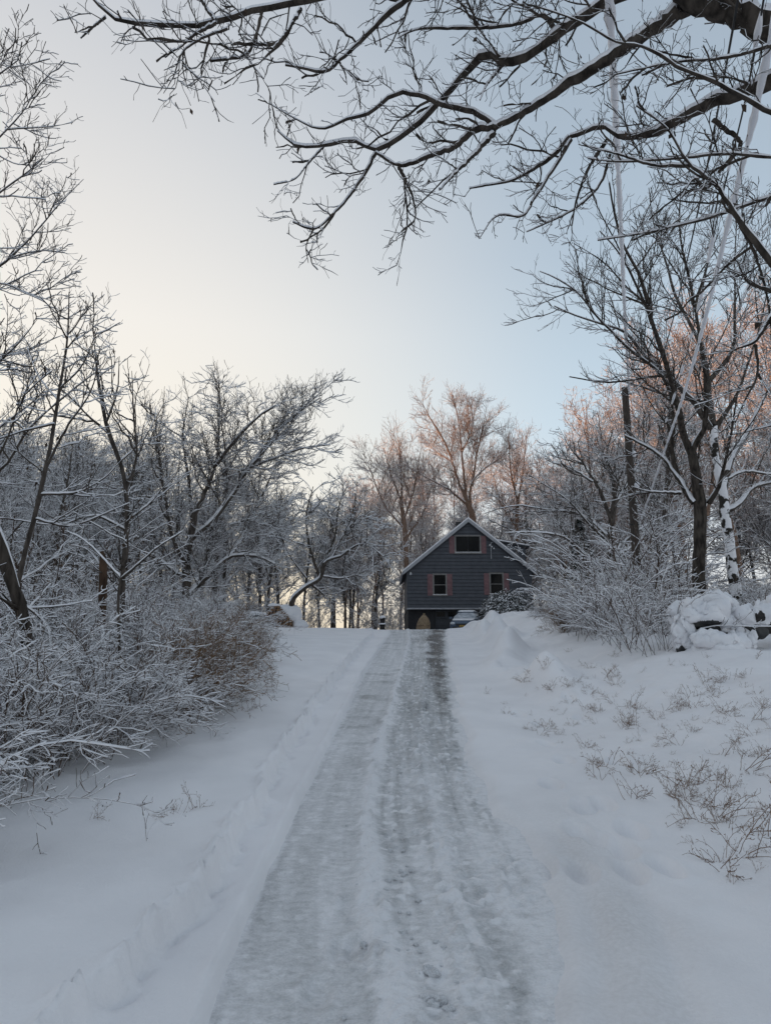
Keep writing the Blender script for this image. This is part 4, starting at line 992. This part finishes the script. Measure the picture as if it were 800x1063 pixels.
bm = bmesh.new(); add_box(bm, -.40, .40, -.045, .02, .47, .60); bm_obj('grille', bm, M['grille'], car, bevel=.01)
bm = bmesh.new(); add_box(bm, -.62, .62, -.05, .05, .30, .42); bm_obj('bumper_intake', bm, M['grille'], car, bevel=.02)
for sx in (-1, 1):
    bm = bmesh.new(); bmesh.ops.create_uvsphere(bm, u_segments=14, v_segments=8, radius=1)
    for v in bm.verts: v.co = (v.co.x * .17 + sx * .60, v.co.y * .08 + .02, v.co.z * .085 + .62)
    bm_obj('headlight', bm, M['headlight'], car, smooth=True)
    bm = bmesh.new(); add_box(bm, sx * .92 - .08, sx * .92 + .08, 1.25, 1.35, .95, 1.08); bm_obj('wing_mirror', bm, M['car_paint'], car, bevel=.02)
    for yy in (.75, 3.4):
        bm = bmesh.new(); MT = __import__('mathutils').Matrix
        bmesh.ops.create_cone(bm, cap_ends=True, segments=24, radius1=.30, radius2=.30, depth=.2, matrix=MT.Translation((sx * .80, yy, .28)) @ MT.Rotation(rad(90), 4, 'Y'))
        w_ = bm_obj('wheel', bm, M['tyre'], car, bevel=.02)
        bm = bmesh.new(); bmesh.ops.create_cone(bm, cap_ends=True, segments=16, radius1=.18, radius2=.16, depth=.03, matrix=MT.Translation((sx * .912, yy, .28)) @ MT.Rotation(rad(90), 4, 'Y'))
        bm_obj('rim', bm, M['rim'], w_)
pl_ = box('number_plate', M['plate'], car, -.16, .16, -.066, -.052, .40, .50)
bm = bmesh.new()
for k in range(6): add_box(bm, -.115 + k * .042, -.09 + k * .042, -.069, -.0665, .425, .475)
bm_obj('plate_characters', bm, M['plate_ink'], pl_)

# ------------------------------------------------------------------ burlap shrub, post, firewood, tarp
M['burlap'] = noise_mat('burlap', (.20, .14, .085), (.32, .235, .15), 9, .95, .7, 90)
bx_ = at(438.8, 655, 46.5)[0]
bs = thing('wrapped_shrub', 'tan burlap-wrapped shrub standing by the garage left of the car', 'shrub', (bx_, 46.5, gz(bx_, 46.5)))
prof_b = [(.34, -.02), (.40, .12), (.42, .40), (.38, .70), (.28, .95), (.15, 1.12), (.07, 1.20), (.05, 1.25), (.08, 1.30)]
bm = bmesh.new(); rings = []
for i, (r_, z_) in enumerate(prof_b):
    rings.append([bm.verts.new((r_ * (1 + .10 * math.sin(5 * a + 1.3 * z_) + .05 * math.sin(11 * a + 2)) * math.cos(a) + .06 * z_, r_ * (1 + .09 * math.sin(4 * a + 2 * z_)) * math.sin(a), z_)) for a in [2 * math.pi * k / 36 for k in range(36)]])
for a, b in zip(rings[:-1], rings[1:]):
    for k in range(36): bm.faces.new([a[k], a[(k + 1) % 36], b[(k + 1) % 36], b[k]])
bm.faces.new(rings[-1]); bm_obj('burlap_cover', bm, M['burlap'], bs, smooth=True)
bm = bmesh.new(); tube_pts(bm, [(.42 * math.cos(a) * 1.02, .42 * math.sin(a) * 1.02, .5 + .02 * math.sin(3 * a)) for a in [2 * math.pi * k / 24 for k in range(25)]], .014, 5); bm_obj('twine', bm, M['stem'], bs)

px_ = at(397, 648, 46)[0]
pst = thing('snowy_post', 'short dark post banded with snow at the left of the driveway top', 'post', (px_, 46, gz(px_, 46)))
bm = bmesh.new()
for r_, a, b in [(.17, -.1, .42), (.20, .421, .50), (.15, .501, .82), (.19, .821, .92)]:
    bmesh.ops.create_cone(bm, cap_ends=True, segments=14, radius1=r_, radius2=r_ * .94, depth=b - a, matrix=__import__('mathutils').Matrix.Translation((0, 0, (a + b) / 2)))
bm_obj('post', bm, M['old_timber'], pst)
def dome(name, parent, rx, ry, h, loc, mat='cap_snow', seed=0, z0_=-.12):
    bm = bmesh.new(); bmesh.ops.create_icosphere(bm, subdivisions=4, radius=1)
    for v in bm.verts:
        n_ = 1 + .12 * math.sin(v.co.x * 4 + seed) * math.cos(v.co.y * 3.3 + seed * 2)
        z_ = v.co.z; v.co = (v.co.x * rx * n_ + loc[0], v.co.y * ry * n_ + loc[1], (z_ * h * n_ if z_ > 0 else z_ * abs(z0_)) + loc[2])
    return bm_obj(name, bm, M[mat], parent, smooth=True)
dome('snow_cap', pst, .20, .20, .13, (0, 0, .93)); dome('snow_cap', pst, .235, .235, .09, (0, 0, .505), z0_=-.03)

M['log_end'] = noise_mat('log_end', (.12, .065, .035), (.30, .18, .10), 12, .9, .3)
yw = 37.0; wx = at(287, 650, yw)[0]; wz = gz(wx, yw)
wp = thing('firewood_pile', 'round heap of split brown firewood under a thick snow cap', 'firewood', (wx, yw, wz))
rl = random.Random(3); r0 = .085
rowsn = [12, 11, 11, 9, 8, 6, 4, 2]
k_ = 0
for j, n in enumerate(rowsn):
    for i in range(n):
        x_ = (i - (n - 1) / 2) * .165 - .10 + rl.uniform(-.015, .015) + .02 * j; z_ = .06 + j * .143; r_ = r0 * rl.uniform(.8, 1.02)
        bm = bmesh.new(); m_ = rl.choice([5, 6, 7, 8, 10]); y0_ = rl.uniform(-.07, .05) - .3
        ang0 = rl.uniform(0, 6)
        poly = [(x_ + r_ * rl.uniform(.85, 1.05) * math.cos(ang0 + 2 * math.pi * q / m_), z_ + r_ * rl.uniform(.85, 1.05) * math.sin(ang0 + 2 * math.pi * q / m_)) for q in range(m_)]
        prism(bm, poly, y0_, y0_ + .55)
        bm_obj('log', bm, M['log_end'] if rl.random() < .75 else M['bark_sun_tint'], wp)
dome('snow_cap', wp, .82, .55, .62, (.42, .42, .66), seed=2, z0_=-.62)
dome('snow_cap', wp, .42, .42, .32, (1.2, .2, .12), seed=4, z0_=-.2)
dome('snow_cap', wp, .34, .30, .14, (-.15, -.02, 1.14), seed=3, z0_=-.06)
yt = 39.5; tx = at(264, 645, yt)[0]
tp = thing('tarp_covered_stack', 'dark green tarpaulin over a low stack left of the firewood, snow on top', 'tarpaulin', (tx, yt, gz(tx, yt)))
M['tarp'] = noise_mat('green_tarp', (.008, .022, .018), (.016, .036, .028), 6, .55, .3)
bm = bmesh.new(); rings = []
for z_, k in [(-.05, 1.06), (.15, 1.02), (.45, 1.0), (.66, .97), (.74, .86), (.77, .3)]:
    rings.append([bm.verts.new((k * .72 * math.copysign(abs(math.cos(a)) ** .45, math.cos(a)) * (1 + .02 * math.sin(9 * a)), k * .5 * math.copysign(abs(math.sin(a)) ** .45, math.sin(a)) * (1 + .03 * math.sin(7 * a + z_ * 6)), z_)) for a in [2 * math.pi * q / 40 for q in range(40)]])
for a, b in zip(rings[:-1], rings[1:]):
    for q in range(40): bm.faces.new([a[q], a[(q + 1) % 40], b[(q + 1) % 40], b[q]])
bm.faces.new(rings[-1]); bm_obj('tarp', bm, M['tarp'], tp, smooth=True); dome('snow_cap', tp, .7, .5, .2, (0, 0, .76), seed=1, z0_=-.05)

# ------------------------------------------------------------------ boulders of the old stone wall
def blob(bm, c, s, seed, sub=5, amp=.25):
    r = random.Random(seed); off = Vector((r.uniform(0, 9), r.uniform(0, 9), r.uniform(0, 9)))
    from mathutils import noise as N_
    b2 = bmesh.new(); bmesh.ops.create_icosphere(b2, subdivisions=sub, radius=1)
    for v in b2.verts:
        p = v.co.copy(); m_ = max(abs(p.x), abs(p.y), abs(p.z)); p = p.lerp(p / m_ * .82, .38)
        p *= 1 + amp * 2 * (N_.noise(p * 1.1 + off)) + amp * .7 * N_.noise(p * 2.7 + off) + amp * .25 * N_.noise(p * 6 + off)
        v.co = p
    return b2
from mathutils import noise as N2
def rock(px, py, w_px, h_px, depth, seed, label, snow_lift=.05, cut=-.12, dy=.8):
    c = at_depth(px, py, depth); sx = w_px / 2 * depth / F; sz = h_px / 2 * depth / F; sy = sx * dy
    t = thing('boulder', label, 'boulder', (c[0], c[1], c[2] - sz * .9), 0, 'boulders of the tumbled stone wall')
    base = Vector((0, 0, sz * .9))
    b = blob(None, c, 1, seed)
    for v in b.verts: v.co = Vector((v.co.x * sx, v.co.y * sy, v.co.z * sz)) + base
    bm_obj('stone', b, M['rock'], t, smooth=True)
    b = blob(None, c, 1, seed)
    bmesh.ops.recalc_face_normals(b, faces=b.faces); b.normal_update()
    kill = [f for f in b.faces if f.calc_center_median().z < cut + .5 * N2.noise(f.calc_center_median() * 1.6 + Vector((seed * 3.1, 0, 0)))]
    bmesh.ops.delete(b, geom=kill, context='FACES')
    for v in b.verts:
        n_ = v.normal; lift = max(0, v.co.z + .35) ; z_ = v.co.z
        bd = any(e.is_boundary for e in v.link_edges)
        off = 0.01 if bd else 1.0 + 1.1 * N2.noise(v.co * 2.6 + Vector((seed, 0, 0))) + .5 * N2.noise(v.co * 6)
        v.co = Vector((v.co.x * sx * 1.0, v.co.y * sy, z_ * sz)) + base + Vector((n_.x, n_.y, max(n_.z, 0))) * (.028 + .03 * lift) * off + Vector((0, 0, snow_lift * max(0, n_.z) * off))
    for f in b.faces: f.smooth = True
    bm_obj('snow_cap', b, M['cap_snow'], t, smooth=True)
DB = 12.4
rock(728, 643, 50, 28, DB + .35, 1, 'widest snow-covered boulder, uppermost at the left end of the right-hand heap', cut=-.22)
rock(745, 676, 60, 26, DB - .15, 2, 'low front boulder almost wholly buried in snow at the foot of the heap', cut=-.75)
rock(710, 668, 20, 36, DB + .1, 3, 'small upright boulder at the left end of the snowy heap', cut=-.3)
rock(779, 648, 36, 26, DB + .2, 4, 'rounded snowy boulder right of the widest one, next to the black timbers', cut=-.2)
rock(816, 638, 44, 26, DB + .9, 5, 'snow-capped boulder on the right edge behind the black timbers')
rock(742, 634, 44, 20, DB + .7, 6, 'rear boulder under smooth snow behind the widest one', cut=-.3)
rock(768, 672, 26, 24, DB - .05, 7, 'small low boulder at the right foot of the heap below the rounded one', cut=-.3)
rock(757, 655, 22, 16, DB + .15, 8, 'middle boulder wedged between the widest one and the rounded one', cut=-.15)
for k, (py, r_) in enumerate([(640, 7.5), (653, 7)]):
    a = at_depth(780, py, DB + .05 + .1 * k); b = at_depth(850, py - 3, DB + .6 + .1 * k); rr = r_ * DB / F
    t = thing('timber', ['upper black timber lying by the boulders at the right edge', 'lower black timber lying by the boulders at the right edge'][k], 'timber', tuple(a), 0, 'black timbers by the boulders')
    bm = bmesh.new(); tube_pts(bm, [(0, 0, 0), tuple((b - a) * .3 + np.array([0, 0, .015])), tuple((b - a) * .7), tuple(b - a)], [rr, rr * .97, rr * .95, rr * .9], 12); bm_obj('log', bm, M['old_timber'], t, smooth=False)
    if k == 0:
        bm = bmesh.new(); tube_pts(bm, [(.05, 0, rr * .9), tuple((b - a) * .3 + np.array([0, 0, rr * 1.0])), tuple((b - a) * .7 + np.array([0, 0, rr * .95])), tuple((b - a) * .98 + np.array([0, 0, rr * .9]))], [rr * .5, rr * .85, rr * .9, rr * .6], 12); bm_obj('snow_cap', bm, M['cap_snow'], t, smooth=True)

# ------------------------------------------------------------------ utility pole and cables
DP = 24.5
M['pole'] = noise_mat('pole_wood', (.035, .028, .024), (.085, .065, .052), 10, .9, .5, 40, stretch=(3, 3, .3))
M['cable'] = noise_mat('cable_black', (.010, .010, .011), (.018, .018, .019), 8, .6)
top = at_depth(648, 402, DP); low = at_depth(660, 577, DP); dirp = (low - top) / (top[2] - low[2])
gzz = 0
bot = low.copy()
for _ in range(3): bot = top + dirp * (top[2] - (gz(bot[0], bot[1]) - .3))
up_ = thing('utility_pole', 'weathered leaning wooden utility pole rising above the right brush', 'utility pole', (bot[0], bot[1], bot[2] + .3))
Ob = np.array([bot[0], bot[1], bot[2] + .3])
bm = bmesh.new(); tube_pts(bm, [tuple(bot - Ob), tuple((bot * .5 + top * .5) - Ob), tuple(top - Ob)], [.155, .135, .112], 16); bm_obj('pole', bm, M['pole'], up_, smooth=False)
def on_pole(py):
    t = (py - 402) / (577 - 402); return top + (low - top) * t
bm = bmesh.new()
for py in (410, 468, 520, 545):
    p = on_pole(py) - Ob; tube_pts(bm, [tuple(p + np.array([-.19, -.1, 0])), tuple(p + np.array([.19, -.1, 0]))], .025, 6)
bm_obj('bracket', bm, M['cable'], up_)
for py, sx in ((408, .10), (468, .10), (520, .10), (545, .15)):
    p = on_pole(py) - Ob; c0 = p + np.array([sx, -.12, 0]); bm = bmesh.new()
    tube_pts(bm, [tuple(c0 + np.array([0, 0, z_])) for z_ in (-.07, -.045, -.03, .03, .045, .07)], [.03, .045, .03, .03, .045, .03], 10); bm_obj('insulator', bm, M['lamp_white'], up_, smooth=True)
dome('snow_patch', up_, .07, .10, .10, tuple(on_pole(472) - Ob + np.array([.12, -.12, 0]))); dome('snow_patch', up_, .10, .10, .10, tuple(on_pole(504) - Ob + np.array([.16, -.1, 0])))
def cable(label, pts, r, snow, clumps=False):
    P = np.array(pts); Pn, _r = resample(P, np.ones(len(P)), 60)
    o = thing('overhead_cable', label, 'cable', tuple(Pn[-1]))
    bm = bmesh.new(); tube_pts(bm, [tuple(p - Pn[-1]) for p in Pn], r, 8); bm_obj('wire', bm, M['cable'], o, smooth=True)
    if snow:
        rc = random.Random(len(pts) * 7 + int(r * 1e5)); S = 260 if not clumps else 200; Q, _r = resample(P, np.ones(len(P)), S)
        segs = [(0, S)] if not clumps else [(a, a + rc.randint(5, 14)) for a in range(14, 150, 17)]
        if not clumps: cuts = []
        for a, b in segs:
            bm = bmesh.new()
            b = min(b, S); n = b - a; rr = []
            for i in range(n):
                e = min(1, (i + .3) / 3, (n - i - .3) / 3); rr.append(max(.003, snow * e ** .5 * (1 + .14 * math.sin(i * .9) + .12 * math.sin(i * .31) + rc.uniform(-.16, .16))))
            tube_pts(bm, [tuple(Q[a + i] - Pn[-1] + np.array([0, 0, snow * .3])) for i in range(n)], rr, 8)
            bm_obj('snow_sleeve', bm, M['cap_snow'], o, smooth=True)
    return o
def span(pxs, ts, end, back):
    P = [np.array(back)] + [at_depth(x, y, t) for (x, y), t in zip(pxs, ts)] + [end]
    return P
cable('thick snow-sleeved cable dropping straight from the top of the sky to the pole top',
      span([(632, 0), (638, 110), (644, 235), (649, 345)], [5.5, 7.6, 11.3, 18], on_pole(408) + np.array([.1, -.12, 0]), at_depth(606, -420, 3.4)), .010, .036)
cable('thick white snow-sleeved cable slanting down from the right edge to the pole',
      span([(800, 37), (785, 110), (762, 205), (730, 337), (710, 407), (690, 466)], [5.0, 5.7, 7.0, 10.5, 14.0, 18.5], on_pole(545) + np.array([.15, -.12, 0]), at_depth(860, -260, 3.6)), .010, .027)
cable('cable with broken lumps of snow hanging beside the thick white slanting one',
      span([(792, 0), (775, 95), (750, 200), (722, 330), (690, 440)], [4.9, 6.0, 7.6, 11.5, 18.0], on_pole(520) + np.array([.1, -.12, 0]), at_depth(840, -280, 3.6)), .008, .026, True)
cable('thin bare black cable left of the snow-sleeved slanting ones',
      span([(765, 0), (750, 85), (730, 190), (707, 295), (675, 412)], [5.2, 6.2, 8.0, 11.0, 18.5], on_pole(468) + np.array([.1, -.12, 0]), at_depth(800, -280, 3.8)), .010, 0)

# ------------------------------------------------------------------ evergreens by the house
def leafy(name, label, cat, x, y, H, W, n, seed, conifer):
    r = np.random.default_rng(seed); root = thing(name, label, cat, (x, y, gz(x, y)))
    V = []; Fq = []; I = []
    for k in range(n):
        if conifer:
            t = r.random() ** .8; rad_ = W * (1 - t) * math.sqrt(r.uniform(.15, 1)); a = r.uniform(0, 6.28); c = np.array([math.cos(a) * rad_, math.sin(a) * rad_, H * (.08 + .92 * t) - .25 * rad_]); out_ = np.array([math.cos(a), math.sin(a), -.35]); ln = r.uniform(.10, .26); wd = ln * .28
        else:
            d = r.normal(size=3); d /= np.linalg.norm(d); d[2] = abs(d[2]); q = r.uniform(.55, 1) ; c = d * np.array([W, W, H]) * q + np.array([0, 0, .1]); out_ = np.array([d[0], d[1], -.5 + .4 * d[2]]); ln = r.uniform(.10, .2); wd = ln * .3
        out_ = out_ + r.normal(0, .35, 3); out_ /= np.linalg.norm(out_); sd = np.cross(out_, [0, 0, 1.]); sd /= max(np.linalg.norm(sd), 1e-6)
        for layer in (0, 1):
            if layer and r.random() > (.42 if conifer else .92): continue
            o = c + np.array([0, 0, .018 * layer]); kk = 1.0 if not layer else (.85 if conifer else 1.1); b0 = len(V)
            V += [o - sd * wd * .3, o + out_ * ln * .5 * kk - sd * wd, o + out_ * ln * kk, o + out_ * ln * .5 * kk + sd * wd]
            Fq.append([b0, b0 + 1, b0 + 2, b0 + 3]); I.append(layer)
    link('foliage', np_mesh('foliage', V, Fq, [M['needle'], M['branch_snow']], I, False), root)
    cb = Limbs(); tz = H * (.95 if conifer else .5)
    P, R_ = resample([(0, 0, -.1), (.02, 0, tz * .5), (0, .02, tz)], [.02 + .012 * H, .012 * H, .01], 10); cb.tubes(P[None], R_[None], .01, 7)
    a, b = grow(P[None], R_[None], 7 if conifer else 30, .15, 1, .4 * W, .95 * W, 78 if conifer else 45, .08, -.1, 6, .012, .004, 0, .8); cb.tubes(a, b, .02, 4)
    link('stem', cb.mesh('stem', [M['bark_dark'], M['branch_snow']]), root)
x, y = at(604, 600, 41)[0], 41; leafy('spruce', 'dark evergreen spruce half hidden in the brush right of the house', 'tree', x, y, 6.0, 1.9, 7000, 1, True)
x, y = at(528, 632, 38)[0], 38; leafy('rhododendron', 'rounded evergreen bush loaded with snow at the right corner of the house', 'shrub', x, y, 1.5, 1.7, 3800, 2, False)

# ------------------------------------------------------------------ snow clods on the driveway
bm = bmesh.new(); bmesh.ops.create_icosphere(bm, subdivisions=3, radius=1)
from mathutils import noise as MN
for v in bm.verts: v.co *= 1 + .6 * MN.noise(v.co * 1.5) + .25 * MN.noise(v.co * 4)
for v in bm.verts: v.co.z *= .72
clod = bpy.data.meshes.new('snow_clod'); bm.to_mesh(clod); bm.free(); clod.materials.append(M['clod'])
for p in clod.polygons: p.use_smooth = True
rng = np.random.default_rng(9)
cl = [(443, 1009, .026), (450, 1013, .03), (420, 908, .018), (402, 915, .018), (419, 969, .02), (444, 1040, .03), (455, 1042, .03), (382, 952, .016), (404, 954, .016), (434, 936, .016), (466, 1050, .024), (436, 990, .012), (400, 925, .014), (448, 1046, .026), (395, 900, .014), (410, 880, .016)]
for k in range(60):
    py = rng.uniform(700, 1060); t = on_prof(400, py); cl.append((CX + F * (ridge_x(t[1]) + rng.normal(.12, .16)) / (t[1] * 1.05), py, rng.uniform(.007, .018)))
for px, py, r_ in cl:
    x, y = on_prof(px, py)
    o = link('snow_clod', clod, None, (x, y, float(prof(y)) + r_ * .25)); o.scale = (r_, r_ * rng.uniform(.8, 1.1), r_); o.rotation_euler = (0, 0, rng.uniform(0, 6))
    tag(o, 'small clod of snow lying on the packed driveway', 'snow clod', 'snow clods on the driveway')

#==WORLD==
SUN_AZ, SUN_EL = rad(-84), rad(7.0)
w = bpy.data.worlds.new('World'); scene.world = w; w.use_nodes = True; nt = w.node_tree
bg = nt.nodes['Background']
sky = nt.nodes.new('ShaderNodeTexSky'); sky.sky_type = 'NISHITA'; sky.sun_disc = False
sky.sun_elevation = SUN_EL; sky.sun_rotation = SUN_AZ; sky.air_density = 1.0; sky.dust_density = 1.0; sky.ozone_density = 1.0
tc = nt.nodes.new('ShaderNodeTexCoord'); nrm = nt.nodes.new('ShaderNodeVectorMath'); nrm.operation = 'NORMALIZE'; nt.links.new(tc.outputs['Generated'], nrm.inputs[0])
sep = nt.nodes.new('ShaderNodeSeparateXYZ'); nt.links.new(nrm.outputs[0], sep.inputs[0])
el = ramp(nt, [(0.0, (.82, .80, .77)), (.14, (.74, .80, .85)), (.30, (.58, .72, .83)), (.50, (.45, .56, .67)), (.75, (.36, .44, .53)), (1.0, (.32, .38, .46))])
nt.links.new(sep.outputs['Z'], el.inputs[0])
GA, GE = rad(-38), rad(14)
dot = nt.nodes.new('ShaderNodeVectorMath'); dot.operation = 'DOT_PRODUCT'; dot.inputs[1].default_value = (math.sin(GA) * math.cos(GE), math.cos(GA) * math.cos(GE), math.sin(GE)); nt.links.new(nrm.outputs[0], dot.inputs[0])
gl = nt.nodes.new('ShaderNodeMapRange'); gl.interpolation_type = 'SMOOTHSTEP'; gl.inputs['From Min'].default_value = .58; gl.inputs['From Max'].default_value = 1.0; nt.links.new(dot.outputs['Value'], gl.inputs['Value'])
gm = ramp(nt, [(0.0, (1.0, .80, .48)), (.20, (.98, .92, .79)), (.42, (.92, .89, .83)), (.7, (.68, .69, .71)), (1, (.5, .52, .55))]); nt.links.new(sep.outputs['Z'], gm.inputs[0])
mix = nt.nodes.new('ShaderNodeMixRGB'); nt.links.new(gl.outputs[0], mix.inputs[0]); nt.links.new(el.outputs[0], mix.inputs[1]); nt.links.new(gm.outputs[0], mix.inputs[2])
sc_ = nt.nodes.new('ShaderNodeMixRGB'); sc_.blend_type = 'MULTIPLY'; sc_.inputs[0].default_value = 1; sc_.inputs[2].default_value = (10.7, 10.55, 10.5, 1); nt.links.new(mix.outputs[0], sc_.inputs[1])
az = nt.nodes.new('ShaderNodeMapRange'); az.inputs['From Min'].default_value = -.8; az.inputs['From Max'].default_value = .7; az.inputs['To Min'].default_value = .86; az.inputs['To Max'].default_value = 1.0; nt.links.new(dot.outputs['Value'], az.inputs['Value'])
az2 = nt.nodes.new('ShaderNodeMixRGB'); az2.blend_type = 'MULTIPLY'; az2.inputs[0].default_value = 1; nt.links.new(sc_.outputs[0], az2.inputs[1]); nt.links.new(az.outputs[0], az2.inputs[2])
fin = nt.nodes.new('ShaderNodeMixRGB'); fin.inputs[0].default_value = .93; nt.links.new(sky.outputs[0], fin.inputs[1]); nt.links.new(az2.outputs[0], fin.inputs[2])
nt.links.new(fin.outputs[0], bg.inputs['Color']); bg.inputs['Strength'].default_value = .1
sl = bpy.data.lights.new('sun', 'SUN'); sl.energy = 7.0; sl.angle = rad(.5); sl.color = (1, .52, .26)
so = bpy.data.objects.new('sun', sl); COL.objects.link(so); so.location = (-40, 20, 30)
d = Vector((math.sin(SUN_AZ) * math.cos(SUN_EL), math.cos(SUN_AZ) * math.cos(SUN_EL), math.sin(SUN_EL)))
so.rotation_euler = d.to_track_quat('Z', 'Y').to_euler()
scene.view_settings.view_transform = 'Standard'; scene.view_settings.look = 'None'; scene.view_settings.exposure = 0
scene.cycles.use_denoising = True; scene.cycles.max_bounces = 6; scene.cycles.diffuse_bounces = 3; scene.cycles.glossy_bounces = 2
for p in protos + warm:
    if 'placed' in p: del p['placed']
